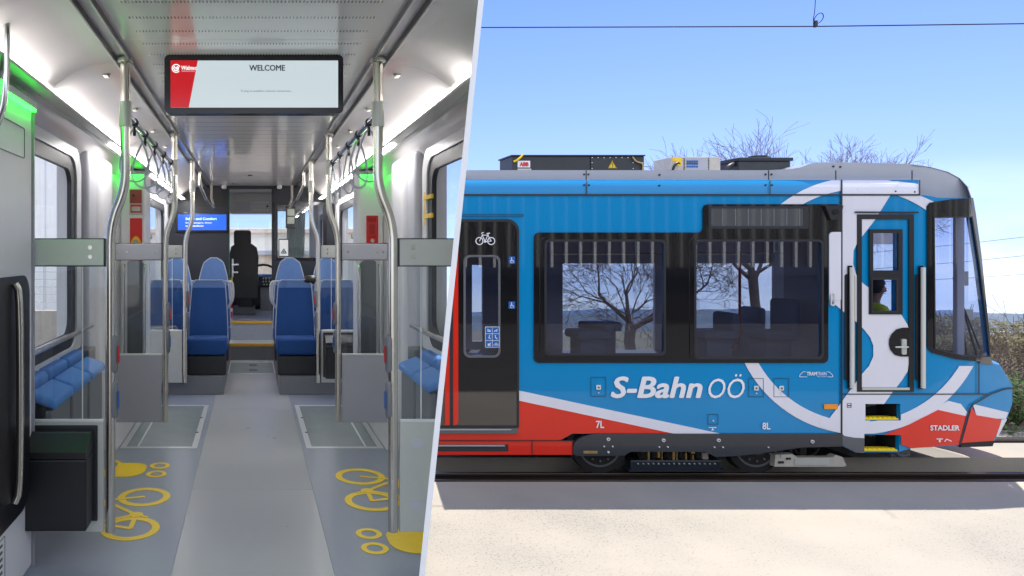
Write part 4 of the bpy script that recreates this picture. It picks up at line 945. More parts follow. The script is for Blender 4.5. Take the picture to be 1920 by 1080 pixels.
# ================================================================== the passenger cabin, cut open at the white panel
cab = thing('tram_cabin', 'passenger cabin of a tram seen from inside, grey floor and glossy pale ceiling', 'tram', (0, 6, FZ))
Y0, YB, YE = 2.3, 10.0, 12.6       # cut end, cab bulkhead, nose
def cob(name, bm, m, parent=cab, **k): return obj(name, bm, m, parent, cl='in', **k)
# floor: dark side strips, paler aisle
bm = B()
for a, b in ((-1.22, -.375), (.385, 1.22)): box(bm, a, b, Y0, 9.5, FZ-.05, FZ)
cob('side_floor', bm, 'floor')
bm = B()
for a, b in ((Y0, 4.35), (4.353, 6.55), (6.553, 8.1), (8.103, 9.5)): box(bm, -.3735, .3835, a, b, FZ-.05, FZ+.001)
cob('aisle_floor', bm, 'aisle')
cob('underframe', box(B(), -1.27, 1.27, Y0, YE-.3, FZ-.35, FZ-.06), 'under')
for y in (7.2, 9.1):
    for sx_ in (-1, 1): obj('wheel', cyl(B(), (sx_*.75, y, GZ+.46), .45, (1, 0, 0), .13, 32), 'under', cab, smooth=True)
obj('bogie', box(B(), -.65, .65, 6.7, 9.6, GZ+.3, FZ-.35, .05), 'under', cab)
obj('support_beam', box(B(), -.95, -.2, 2.2, 2.5, GZ, FZ-.35), 'grey_plastic', cab)
# hatches let into the floor
def hatch(name, x0, x1, y0, y1, w=.042, inner=True):
    h = cob(name, plate(B(), [rect(x0, x1, y0, y1), rect(x0+w, x1-w, y0+w, y1-w)], flat_z(FZ), .004, off=.005), 'silverline')
    if inner: cob('hatch_plate', plate(B(), [rect(x0+w, x1-w, y0+w, y1-w)], flat_z(FZ), .004, off=.0035), mat('grey_hatch_plate', lin(.20, .235, .245), .4, var=.12, vs=6), h)
    return h
for s in (-1, 1):
    h = hatch('ramp_hatch', min(s*.415, s*1.0), max(s*.415, s*1.0), 5.25, 6.72)
    cob('ramp_rail', box(B(), min(s*.86, s*.875), max(s*.86, s*.875), 5.28, 6.7, FZ, FZ+.008), 'silverline', h)
    cob('door_threshold', box(B(), min(s*1.01, s*1.2), max(s*1.01, s*1.2), 5.2, 6.75, FZ, FZ+.012, .003), 'silverline')
    bm = B()
    for y in (5.7, 6.2): cyl(bm, (s*.45, y, FZ+.006), .012, (0, 0, 1), .006, 10)
    cob('hatch_screw', bm, 'grey_plastic', h)
h = hatch('aisle_hatch', -.30, .30, 8.45, 9.3, .025)
bm = B()
for y in (8.7, 9.05): cyl(bm, (.02, y, FZ+.006), .055, (0, 0, 1), .006, 16)
cob('hatch_ring', bm, 'grey_plastic', h)
# yellow floor pictograms; local u runs along the car, v towards the wall
def fbike(s, ya, yb, xo, r=.145):
    mp_ = lambda u, v, o: Vector((s*(xo+v), u, FZ+o))
    pr = [('ring', yb, 0, r-.008, .042), ('ring', ya, 0, r-.008, .042)]
    m_ = (ya+yb)/2; L = yb-ya
    pr += [('line', [(ya, 0), (m_-.05, .0), (yb-.07, .22), (ya+.07, .22), (ya, 0)], .026), ('line', [(m_-.05, 0), (ya+.05, .27)], .026), ('line', [(yb, 0), (yb-.08, .27), (yb-.02, .29)], .026), ('line', [(ya, .28), (ya+.1, .28)], .035), ('disc', m_-.05, 0, .04), ('line', [(m_-.05, 0), (m_-.09, -.07)], .02)]
    cob('bicycle_symbol', icon(B(), pr, mp_, off=.003, th=.002, st=.0003), 'yellow')
fbike(-1, 3.74, 4.22, .655, .145); fbike(1, 4.15, 4.60, .72, .15)
def fpram(s, yc, x0):
    mp_ = lambda u, v, o: Vector((s*(x0+v), u, FZ+o))
    pr = [('ring', yc-.09, 0, .055, .028), ('ring', yc+.09, 0, .055, .028),
          ('poly', rr(yc-.15, yc+.15, .085, .30, [.02, .02, .13, .10], 8)), ('poly', rr(yc-.15, yc+.0, .325, .50, [.12, .02, .02, .02], 8)), ('line', [(yc+.15, .29), (yc+.20, .33), (yc+.20, .39)], .03)]
    cob('pushchair_symbol', icon(B(), pr, mp_, off=.003, th=.002, st=.0003), 'yellow')
fpram(-1, 4.74, .64); fpram(1, 3.58, .62)
# side walls with window and door openings
WIN = [(3.0, 4.62), (7.62, 9.35), (10.35, 12.0)]
DOOR = [(6.66, 7.42)]
for s in (-1, 1):
    cuts = [rect(a, b, -.6, .585) for a, b in WIN] + [rect(a, b, -1.35, .60) for a, b in DOOR]
    cob('side_wall', plate(B(), [rect(Y0, YE, FZ-.3, 1.05)], side_x(s), .10, cuts), 'wall')
    for (a, b) in WIN:
        f = cob('window_frame', plate(B(), [rr(a-.03, b+.03, -.63, .615, .14, 8), rr(a+.06, b-.065, -.54, .53, .10, 8)], side_x(s), .03, off=.016), 'rubber')
        cob('pane', plate(B(), [rect(a, b, -.6, .585)], side_x(s, 1.235), .006), 'glass_bright', f)
        cob('window_surround', plate(B(), [rr(a-.12, b+.15, -.76, .70, .2, 8), rr(a-.03, b+.03, -.63, .615, .14, 8)], side_x(s), .02, off=.028), 'wall', f)
    for (a, b) in DOOR: cob('door_pane', plate(B(), [rect(a, b, -1.35, .6)], side_x(s, 1.24), .006), 'glass_bright')
    # pillars between bays
    xa, xb = sorted((s*1.2, s*1.13)); cob('pillar', box(B(), xa, xb, 4.80, 5.05, FZ, .70, .03, 3), 'trim')
    xa, xb = sorted((s*1.2, s*1.10)); cob('pillar', box(B(), xa, xb, 5.08, 5.5, FZ, .70, .04, 3), 'wall')
    xa, xb = sorted((s*1.2, s*1.17)); cob('pillar', box(B(), xa, xb, 7.46, 7.6, FZ, .66, .01), 'trim')
    # ceiling cove: a curved glossy panel in lengths with joints, ledge with lit strip, soffit
    prof = [(.665, .93), (.74, .925), (.82, .905), (.90, .87), (.965, .825), (1.0, .79)]
    for a, b in ((Y0, 3.42), (3.426, 5.5), (5.506, 7.3), (7.306, YB)):
        bm = B(); lo = [[bm.verts.new((s*x, y, z)) for x, z in prof] for y in (a, b)]; hi = [[bm.verts.new((s*x, y, z+.03)) for x, z in prof] for y in (a, b)]
        n = len(prof)-1
        for i in range(n):
            bm.faces.new((lo[0][i], lo[0][i+1], lo[1][i+1], lo[1][i])); bm.faces.new((hi[0][i], hi[1][i], hi[1][i+1], hi[0][i+1]))
            for e in (0, 1): bm.faces.new((lo[e][i], hi[e][i], hi[e][i+1], lo[e][i+1]))
        bm.faces.new((lo[0][0], lo[1][0], hi[1][0], hi[0][0])); bm.faces.new((lo[0][n], lo[1][n], hi[1][n], hi[0][n]))
        c = cob('ceiling_cove', bm, 'cove', smooth=True)
    bm = B()
    for y in (3.62, 4.5, 5.3, 6.1, 7.0): cyl(bm, (s*.76, y, .921), .022, (.25*s, 0, 1), .01, 12); box(bm, s*.76-.012, s*.76+.012, y-.03, y+.03, .908, .918)
    cob('cove_latch', bm, 'steel')
    xa, xb = sorted((s*1.003, s*1.045)); ls = cob('light_ledge', box(B(), xa, xb, Y0, YB, .735, .80, .006), 'alu_pale')
    ta, tb = sorted((s*.935, s*1.002)); cob('light_tray', box(B(), ta, tb, Y0, YB, .735, .748, .003), 'alu_pale', ls)
    for a, b in ((2.45, 3.3), (3.5, 5.45), (5.55, 7.25), (7.35, 9.8)): cob('light_or_fill_strip', box(B(), min(s*.95, s*.99), max(s*.95, s*.99), a, b, .749, .7545), 'fill_soft', ls)  # added up-light strips hidden over the tray, filling the dark cove and ceiling
    for a, b in ((4.8, 5.4), (6.75, 7.27), (7.33, 9.8)): cob('light_or_fill_strip', box(B(), min(s*.955, s*.995), max(s*.955, s*.995), a, b, .7285, .734), 'lamp_white', ls)
    bm = B(); pr = [(1.046, .755), (1.09, .742), (1.15, .70), (1.199, .66)]
    for (x0, z0), (x1, z1) in zip(pr, pr[1:]):
        v = [bm.verts.new(p) for p in ((s*x0, Y0, z0), (s*x1, Y0, z1), (s*x1, YB, z1), (s*x0, YB, z0))]; bm.faces.new(v)
    bmesh.ops.remove_doubles(bm, verts=bm.verts[:], dist=1e-4)
    cob('soffit', bm, 'cove', smooth=True)
    # slot rail the poles are fixed in
    for xa, w in ((.583, .010), (.655, .012)):
        x0, x1 = sorted((s*xa, s*(xa+w))); cob('ceiling_rail', box(B(), x0, x1, Y0, YB, .912, .945, .003), 'railgrey')
    x0, x1 = sorted((s*.594, s*.654)); cob('rail_strip', box(B(), x0, x1, Y0, YB, .938, .95), 'cove')
    # door post with its green lamp (middle door bay)
    x0, x1 = sorted((s*.965, s*1.199)); dp = cob('door_post', box(B(), x0, x1, 6.3, 6.62, FZ, .735, .02, 3), 'wall')
    cob('lamp_housing', box(B(), x0+.01, x1-.01, 6.25, 6.298, .685, .72, .004), 'wall', dp)
    cob('green_lamp', box(B(), x0+.02, x1-.02, 6.255, 6.285, .676, .684), 'lamp_green', dp)
    if s < 0: pass
    # door leaf edge with steel bars, seen through the glass
    x0, x1 = sorted((s*.972, s*1.12)); dl = cob('door_leaf', plate(B(), [rr(x0, x1, -1.42, -.09, [.05, .02, .0, .0] if s < 0 else [.02, .05, 0, 0])], face_y(6.24), .04), 'grey_plastic')
    for xx in (.962, 1.15): cob('door_bar', tube(B(), smoothpath([(s*xx, 6.24, -.13), (s*xx, 6.2, -.16), (s*xx, 6.2, -1.4)], 2), .014, 10), 'chrome', dl)
    # window rail
    tube(bm := B(), [(s*1.13, 2.9, -.53), (s*1.13, 4.9, -.53)], .017, 10)
    for y in (3.3, 4.88): tube(bm, [(s*1.2, y, -.53), (s*1.13, y, -.53)], .012, 8)
    cob('window_rail', bm, 'steel')
    bm = B(); tube(bm, [(s*1.195, 7.75, .15), (s*1.14, 7.75, .14), (s*1.14, 7.75, .19)], .008, 6); tube(bm, [(s*1.14, 7.7, .14), (s*1.13, 7.62, .14), (s*1.13, 7.6, .18)], .008, 6); tube(bm, [(s*1.14, 7.7, .14), (s*1.13, 7.82, .14), (s*1.13, 7.84, .18)], .008, 6)
    tag(cob('coat_hook', bm, 'grey_plastic', None), 'dark triple coat hook on the '+('left' if s < 0 else 'right')+' wall behind the green lit post', 'hook')
# flat glossy ceiling in panels
bm = B()
for a, b in ((Y0, 3.07), (3.0735, 3.72), (3.7235, 5.4), (5.4035, 7.2), (7.2035, 9.0), (9.0035, YB)): box(bm, -.583, .583, a, b, .935, .96)
cob('ceiling_panel', bm, 'ceil')
cob('roof_shell', box(B(), -1.3, 1.3, Y0, YE, 1.05, 1.12, .0), 'rgrey')
bm = B()
for x, y in ((-.02, 8.6), (-.26, 9.6)): cyl(bm, (x, y, .93), .03 if x > -.1 else .012, (0, 0, 1), .012, 14)
cob('smoke_sensor', bm, 'grey_plastic')
for s in (-1, 1): cob('ceiling_speaker', box(B(), min(s*.36, s*.43), max(s*.36, s*.43), 9.84, 9.93, .88, .934, .02, 2), 'wall')
# near left door post: pale panel, green lamp, black door leaf edge and steel grip
npost = obj('door_post', box(B(), -1.199, -1.04, 2.3, 3.30, FZ, .70, .03, 3), 'wall', cab)
obj('green_lamp', box(B(), -1.036, -1.014, 2.5, 3.26, .652, .661), 'lamp_green', npost); obj('lamp_housing', box(B(), -1.038, -1.012, 2.4, 3.28, .662, .70, .006), 'wall', npost)
obj('cover_plate', plate(B(), [rr(2.6, 3.17, .42, .56, .012), rr(2.604, 3.166, .424, .556, .01)], side_x(-1, 1.04), .003, off=.003), 'grey_plastic', npost)
obj('steel_edge', box(B(), -1.052, -1.036, 3.302, 3.312, FZ, .66), 'alu', npost)
dl = obj('door_leaf', plate(B(), [rr(2.4, 3.17, -1.155, -.11, [.09, .02, .02, .12], 8)], side_x(-1, 1.035), .006, off=.02), 'blackmat', npost)
obj('door_grip', tube(B(), smoothpath([(-1.005, 2.94, -.14), (-.985, 2.95, -.18), (-.985, 2.95, -1.02), (-1.005, 2.94, -1.07)], 2), .0165, 12), 'steel', dl, smooth=True)
obj('vent_label', plate(B(), [rr(2.80, 2.92, -1.42, -1.2, .004), rr(2.803, 2.917, -1.417, -1.203, .003)], side_x(-1, 1.04), .002, off=.002), 'grey_plastic', npost)
bm = B()
for i in range(7):
    for j in range(2): plate(bm, [rect(2.82+j*.04, 2.848+j*.04, -1.40+i*.028, -1.39+i*.028)], side_x(-1, 1.04), .002, off=.002)
obj('vent_slot', bm, 'rubber', npost)
tag(obj('grab_pole', tube(B(), smoothpath([(-.93, 2.62, 1.0), (-.93, 2.62, .62), (-.95, 2.62, .5), (-1.03, 2.62, .38), (-1.04, 2.62, .30)], 3), .0165, 14), 'chrome', smooth=True), 'bent steel pole in the top left corner beside the green lit post', 'pole')
# ---- cab bulkhead, doorway and what lies beyond
bk = cob('cab_bulkhead', plate(B(), [rect(-1.2, 1.2, FZ, 1.0)], face_y(YB), .06, [rect(-.322, .292, -1.01, .90), rect(.375, 1.03, -.10, .655)]), 'navy')
obj('door_edge', box(B(), -.327, -.317, YB-.02, YB+.02, -1.0, .84), mat('green_glass_edge', lin(.01, .16, .10), .2), bk)
obj('door_edge', box(B(), .287, .297, YB-.02, YB+.02, -1.0, .90), 'rubber', bk)
obj('header', box(B(), -.34, .31, YB-.03, YB, .885, .925, .004), 'rubber', bk)
obj('cab_window_frame', plate(B(), [rect(.32, 1.08, -.14, .70), rect(.375, 1.03, -.10, .655)], face_y(YB), .006, off=.008), 'black', bk)
obj('cab_pane', plate(B(), [rect(.375, 1.03, -.10, .655)], face_y(YB+.03), .006), 'glass_clear', bk)
obj('bulkhead_trim', box(B(), -1.05, -.34, YB-.008, YB, -.24, -.235), 'rubber', bk)
obj('bulkhead_panel', plate(B(), [rr(-.98, -.36, .62, .84, .08)], face_y(YB), .006, off=.006), 'blackmat', bk)
bm = B(); box(bm, -.285, -.262, 9.93, 9.99, -.38, -.12, .004); tube(bm, [(-.28, 9.94, -.2), (-.19, 9.9, -.2)], .012, 8); tube(bm, [(-.28, 9.94, -.31), (-.2, 9.9, -.31)], .012, 8); obj('door_lock', bm, 'alu', bk)
# steps
s1 = cob('cab_step', box(B(), -.345, .325, 9.5, 9.9, FZ, -1.275, .004), 'aisle'); obj('riser', box(B(), -.345, .325, 9.494, 9.499, FZ, -1.32), 'grey_plastic', s1); obj('step_edge', box(B(), -.346, .326, 9.488, 9.54, -1.312, -1.272, .004), 'gold', s1)
s2 = cob('cab_step', box(B(), -.33, .31, 9.9, YB+.1, FZ, -1.01, .004), 'aisle'); obj('riser', box(B(), -.335, .315, 9.894, 9.899, -1.274, -1.06), 'floor', s2); obj('step_edge', box(B(), -.34, .32, 9.888, 9.93, -1.045, -1.006, .004), 'gold', s2)
cob('cab_floor', box(B(), -1.2, 1.2, YB+.1, YE, FZ, -1.02), 'aisle')
cob('front_wall', plate(B(), [rect(-1.3, 1.3, -1.9, 1.05)], face_y(YE), .08, [rect(-1.05, 1.05, -.42, .72)]), 'trim')
cob('front_pane', plate(B(), [rect(-1.05, 1.05, -.42, .72)], face_y(YE+.03), .006), 'glass_clear')
cob('cab_ceiling', box(B(), -1.2, 1.2, YB+.06, YE, .93, .96), 'wall')
# overhead console, dashboard
oc = obj('overhead_console', box(B(), -.36, .36, 11.1, 11.5, .60, .93, .02), 'alu_pale', cab)
obj('console_screen', box(B(), -.26, -.02, 11.085, 11.1, .64, .78, .004), 'alu', oc)
bm = B()
for i in range(5): obj('console_lamp', box(B(), .03+i*.05, .065+i*.05, 11.085, 11.1, .765, .78), 'decal_white', oc); obj('console_key', box(B(), .04+i*.05, .06+i*.05, 11.085, 11.1, .64, .66), 'decal_white', oc)
bm.free(); obj('console_knob', cyl(B(), (.25, 11.09, .71), .018, (0, 1, 0), .03, 12), 'rubber', oc)
db = obj('dashboard', box(B(), -.9, .95, 12.0, 12.5, -1.0, -.42, .06, 3), 'blackmat', cab)
bm = B(); tube(bm, [(.2+.2*math.cos(a), 11.75+.06*math.sin(a), -.37+.13*math.sin(a)) for a in [i*math.pi/8 for i in range(0, 9)]], .02, 8); box(bm, .1, .5, 11.7, 12.05, -.62, -.45, .03)
obj('control_desk', bm, 'rubber', db)
bm = B(); rn = random.Random(4)
for i in range(9): cyl(bm, (.2+.05*(i % 3)+rn.uniform(-.01, .01), 11.69, -.47-.05*(i//3)), .013, (0, 1, 0), .02, 8)
obj('desk_button', bm, 'cream_metal', db)
obj('desk_leg', box(B(), .15, .5, 11.75, 12.0, -1.02, -.55), 'greyp', db)
bm = B(); 
for i in range(7): x = .62+i*.045; tube(bm, [(x, 12.1, -.3), (x+.02, 12.05, .7)], .022, 6)
obj('sun_curtain', bm, mat('grey_green_curtain', lin(.30, .36, .34), .8), cab)
# ---- things screwed to or standing in the cabin
def V3(x, y, z): return Vector((x, y, z))
def partition(s, y, side, which, bin_=False, last=False):
    t = thing('partition_screen', 'steel pole and screen, %s on the %s side of the aisle' % (which, side), 'screen', (s*.69, y, FZ), 'pole and screen partitions')
    zt = .93; pts = [V3(s*.612, y, zt), V3(s*.612, y, .30), V3(s*.685, y, .13), V3(s*.685, y, -1.36)]
    sp = [pts[0]] + [pts[0].lerp(pts[1], .3)] + smoothpath([pts[0].lerp(pts[1], .75), pts[1], pts[2], pts[2].lerp(pts[3], .15)], 3) + [pts[3]]
    cob('pole', tube(B(), sp, .0238, 18), 'steel', t, smooth=True)
    cob('ceiling_flange', tube(B(), [V3(s*.612, y, .93), V3(s*.612, y, .915)], .038, 18), 'alu_pale', t, smooth=True)
    bm = B(); tube(bm, [V3(s*.612, y, .72), V3(s*.612, y, .60)], .030, 18)
    cob('pole_collar', bm, 'alu_pale', t, smooth=True)
    x0, x1 = sorted((s*.715, s*1.075))
    mm = 'alu_pale' if y != 5.5 else 'alu'
    rp = cob('rail_plate', box(B(), x0, x1, y-.012, y+.012, -.072, .055, .003), mm, t)
    cob('plate_shadow_gap', box(B(), x0-.005, x1+.005, y-.004, y+.016, -.077, .060), 'rubber', t)
    bm = B()
    sx_ = [s*.78] if y != 5.5 else [s*.76, s*.99, s*1.04]
    for xx in sx_:
        for zz in ((.015, -.03) if y != 5.5 else (-.01,)): cyl(bm, (xx, y-.013, zz), .0105 if y < 5 else .008, (0, 1, 0), .006, 14)
    cob('plate_screw', bm, 'steel', rp)
    cob('glass_pane', box(B(), x0, x1, y+.002, y+.008, -.83, -.07), 'glass_clear', t)
    xx = s*.82; cob('glass_edge', box(B(), xx-.0025, xx+.0025, y-.002, y+.001, -.83, -.07), 'silverline', t)
    lp = cob('lower_panel', box(B(), x0, x1, y-.012, y+.012, -1.36, -.825, .004), mm, t)
    cob('panel_edge', box(B(), x0, x1, y-.014, y+.002, -.829, -.815, .003), 'silverline', lp)
    if (y > 6 and not bin_) or (y < 4 and s > 0):
        bm = B()
        for zz in (-.93, -1.23): 
            for xx in ((s*.80, s*.955) if y > 6 else (s*.80,)): plate(bm, [circ(xx, zz, .03, 20)] if False else [[(xx+.036*math.cos(a), zz+.02*math.sin(a)) for a in [k*math.pi/10 for k in range(20)]]], face_y(y-.012), .002, off=.002)
        cob('panel_slot', bm, 'trim', lp)
    for zc, col in ((-.5, 'red_box'), (-.72, 'sign_blue')):
        bx = s*.685; bt = cob('stop_button', box(B(), bx-.012 if s < 0 else bx-.038, bx+.038 if s < 0 else bx+.012, y-.022, y+.022, zc-.095, zc+.095, .02, 3), 'greyp', t, smooth=True)
        cob('button_face', box(B(), *sorted((bx-s*.037, bx-s*.043)), y-.02, y+.012, zc-.045, zc+.04, .004), col if y < 4 else col, bt)
    return t
PY = (3.36, 5.5, 7.15)
for s, side in ((-1, 'left'), (1, 'right')):
    for y, w_, in zip(PY, ('nearest', 'middle', 'farthest')):
        partition(s, y, side, w_, bin_=(s > 0 and y > 6))
def litter(x, y, label, w=.155):
    t = thing('litter_bin', label, 'bin', (x, y, -1.34))
    z0, z1 = -1.29, -.86
    cob('bin_body', box(B(), x-w, x+w-.01, y-.15, y, z0, z0+.33, .008), 'blackmat', t)
    bm = B(); vs = []
    for xx in (x-w, x+w-.01): vs.append([bm.verts.new((xx, a, b)) for a, b in ((y, z0+.335), (y-.155, z0+.335), (y-.155, z0+.365), (y-.06, z1), (y, z1))])
    bm.faces.new(vs[0]); bm.faces.new(vs[1][::-1])
    for i in range(5): bm.faces.new((vs[0][i], vs[1][i], vs[1][(i+1) % 5], vs[0][(i+1) % 5]))
    cob('bin_flap', bm, 'blackmat', t)
    cob('bin_mount', box(B(), x-w-.01, x+w+.008, y+.001, y+.012, z0-.01, z1+.02, .004), 'rubber', t)
litter(-.905, 3.33, 'black wedge-topped waste bin hung on the nearest left screen'); litter(.90, 7.12, 'dark green-lit waste bin behind the right side glass, by the rear seats')
# overhead rails with hand straps
for s, side in ((-1, 'left'), (1, 'right')):
    tag(obj('strap_rail', tube(B(), [(s*.612, 3.41, .668), (s*.612, 5.46, .668)], .0165, 12), 'chrome', smooth=True), 'shiny overhead rail carrying the hand straps on the '+side, 'rail')
def strap(x, y, label, tw):
    t = thing('hand_strap', label, 'strap', (x, y, .668), 'hand straps on the overhead rails')
    bm = B(); tube(bm, [(x, y-.018, .668), (x, y+.018, .668)], .0215, 14); obj('clamp', bm, 'rubber', t, smooth=True)
    n = 24; pts = []
    for i in range(n+1):
        a = 2*math.pi*i/n; w = .062*math.sin(a); h = -(1-math.cos(a))/2
        ww = w*(.35+.9*(-h)); c, s_ = math.cos(tw), math.sin(tw)
        pts.append((x+ww*c*1.35, y+ww*s_*1.35, .635+h*.275))
    obj('loop', tube(B(), pts, .0055, 8), mat('grey_blue_cord', lin(.17, .21, .27), .45) if 'cord' not in M else M['cord'], t, smooth=True)
    obj('knot', tube(B(), [(x, y, .645), (x, y, .60)], .008, 8), 'rubber', t)
M['cord'] = mat('grey_blue_cord', lin(.46, .50, .57), .45)
ordn = ['nearest', 'second', 'third', 'fourth', 'farthest']
for s, side in ((-1, 'left'), (1, 'right')):
    for i, y in enumerate((3.62, 3.98, 4.38, 4.80, 5.22)):
        strap(s*.612, y, '%s grey hand strap on the %s overhead rail' % (ordn[i], side), .3+.35*i*s)
    pts = [V3(s*.60, 8.0, .92), V3(s*.60, 8.0, .76), V3(s*.52, 8.25, .56), V3(s*.47, 8.9, .535), V3(s*.54, 9.3, .70), V3(s*.54, 9.35, .92)]
    tag(obj('ceiling_loop', tube(B(), [pts[0]]+smoothpath(pts[1:-1], 2)+[pts[-1]], .017, 12), 'steel', smooth=True), 'looped steel ceiling handle above the %s seats' % side, 'handle')
# ---- screens
t = thing('information_screen', 'wide black-framed screen reading WELCOME hung from the ceiling', 'screen', (0, 3.33, .93))
obj('housing', plate(B(), [rr(-.417, .437, .655, .935, .022)], face_y(3.31), .06), 'black', t)
obj('bracket', box(B(), -.3, .32, 3.33, 3.37, .92, .936), 'black', t)
a_, b_ = -.387, .412; zt_, zb_ = .907, .683
e = face_y(3.31)
obj('display', plate(B(), [rect(a_, b_, zb_, zt_)], e, .002, off=.003), 'screen_white', t)
obj('red_field', plate(B(), [[(a_, zb_), (-.30, zb_), (-.257, zt_), (a_, zt_)]], e, .002, off=.006), 'screen_red', t)
text('lettering', 'WELCOME', (-.012, .159, .857, .884), e, 'scr_navy', t, bold=.022, off=.008)
text('lettering', 'Trying to establish network connection...', (-.053, .194, .754, .765), e, 'scr_navy', t, off=.008)
text('lettering', 'Wabtec', (-.335, -.262, .861, .880), e, 'scr_light', t, bold=.012, shear=.15, off=.009)
text('lettering', 'CORPORATION', (-.335, -.272, .853, .857), e, 'scr_light', t, off=.009)
obj('round_logo', icon(B(), [arc(-.360, .868, .019, .004, 20, 320), arc(-.360, .868, .011, .005, 120, 420), ('disc', -.358, .869, .006)], e, .009), 'scr_light', t)
t = thing('information_screen', 'blue lit screen on the dark bulkhead left of the cab door', 'screen', (-.7, 9.98, .4))
e = face_y(9.95)
obj('housing', box(B(), -1.09, -.345, 9.95, 9.99, .27, .55, .006), 'black', t)
obj('display', plate(B(), [rect(-1.06, -.365, .295, .52)], e, .002, off=.003), 'screen_blue', t)
text('lettering', 'Safety and Comfort', (-.95, -.50, .43, .475), e, 'scr_green', t, bold=.03, off=.006)
text('lettering', 'for passengers, driver', (-.95, -.57, .385, .41), e, 'scr_light', t, bold=.01, off=.006)
text('lettering', 'and residents', (-.95, -.69, .345, .368), e, 'scr_light', t, bold=.01, off=.006)
# ---- emergency boxes on the door posts
e = face_y(6.298)
t = thing('emergency_intercom', 'red emergency intercom with a yellow arch on the left green lit post', 'intercom', (-1.06, 6.29, .2))
obj('unit', plate(B(), [rect(-1.112, -.992, .325, .56)], e, .004, off=.004), 'alu_pale', t)
obj('speaker_box', plate(B(), [rr(-1.105, -.998, .43, .553, .008)], e, .012, off=.012), mat('brick_red_enamel', lin(.35, .03, .02), .4), t)
obj('slot', plate(B(), [rr(-1.1, -1.0, .345, .418, .008), rr(-1.092, -1.008, .357, .40, .006)], e, .004, off=.012), 'red_box', t)
obj('button', cyl(B(), (-1.07, 6.28, .50), .014, (0, 1, 0), .02, 12), 'rubber', t)
pl_ = obj('front_plate', plate(B(), [rr(-1.105, -.995, -.14, .295, .006)], e, .008, off=.008), 'red_box', t)
obj('yellow_arch', plate(B(), [[(-1.10, .0)] + [(-1.05+.05*math.cos(a), .03+.10*math.sin(a)) for a in [math.pi-k*math.pi/12 for k in range(13)]]], e, .004, off=.012), 'yellow_sign', pl_)
obj('lever_knob', cyl(B(), (-1.05, 6.28, .078), .022, (0, 1, 0), .02, 14), 'steel', pl_)
t = thing('emergency_release', 'red recessed emergency handle box on the right green lit post', 'handle', (1.09, 6.29, .1))
obj('case', plate(B(), [rr(1.04, 1.145, -.06, .318, .008), rr(1.052, 1.133, .12, .303, .008)], e, .02, off=.02), 'red_box', t)
obj('recess', plate(B(), [rect(1.05, 1.135, .118, .305)], e, .003, off=.004), mat('deep_red_recess', lin(.38, .01, .01), .4), t)
obj('pull_handle', plate(B(), [rr(1.056, 1.129, .13, .26, .01), rr(1.068, 1.117, .15, .24, .006)], e, .008, off=.022), 'red_box', t)
obj('lock', cyl(B(), (1.092, 6.275, .09), .018, (0, 1, 0), .012, 14), 'steel', t)
# ---- folding bench seats along the side walls
def slope(bm, s):
    for v in bm.verts: v.co.z -= (1.095-s*v.co.x)*.38
    return bm
def tipup(s, y0, y1, label):
    t = thing('folding_seat', label, 'seat', (s*1.09, (y0+y1)/2, FZ), 'folding seats along the walls')
    x0, x1 = sorted((s*1.105, s*1.19)); cob('back_pad', box(B(), x0, x1, y0+.008, y1-.008, -.74, -.65, .028, 4), 'seat_tip', t, smooth=True)
    x0, x1 = sorted((s*.965, s*1.095)); cob('seat_pad', slope(box(B(), x0, x1, y0+.008, y1-.008, -.742, -.69, .02, 3), s), 'seat_tip', t, smooth=True)
    x0, x1 = sorted((s*.985, s*1.02)); cob('shell', box(B(), x0, x1, y0+.02, y1-.02, -1.17, -.79, .01), 'greyp', t)
    x0, x1 = sorted((s*1.06, s*1.19)); cob('bracket', box(B(), x0, x1, y0+.15, y1-.15, -1.25, -.75, .01), 'grey_plastic', t)
lab = ['first folding blue seat by the near %s screen', 'middle folding blue seat of the %s wall row', 'farthest folding blue seat of the %s wall row, by the pillar']
for s, side in ((-1, 'left'), (1, 'right')):
    for i, (a, b) in enumerate(((3.40, 3.79), (3.80, 4.19), (4.20, 4.59))):
        if s > 0 and i < 1: continue
        tipup(s, a, b, lab[i] % side)
    x0, x1 = sorted((s*1.08, s*1.19)); cob('bench_backing', box(B(), x0, x1, 4.6, 4.8, FZ, -.66, .01), 'grey_plastic')
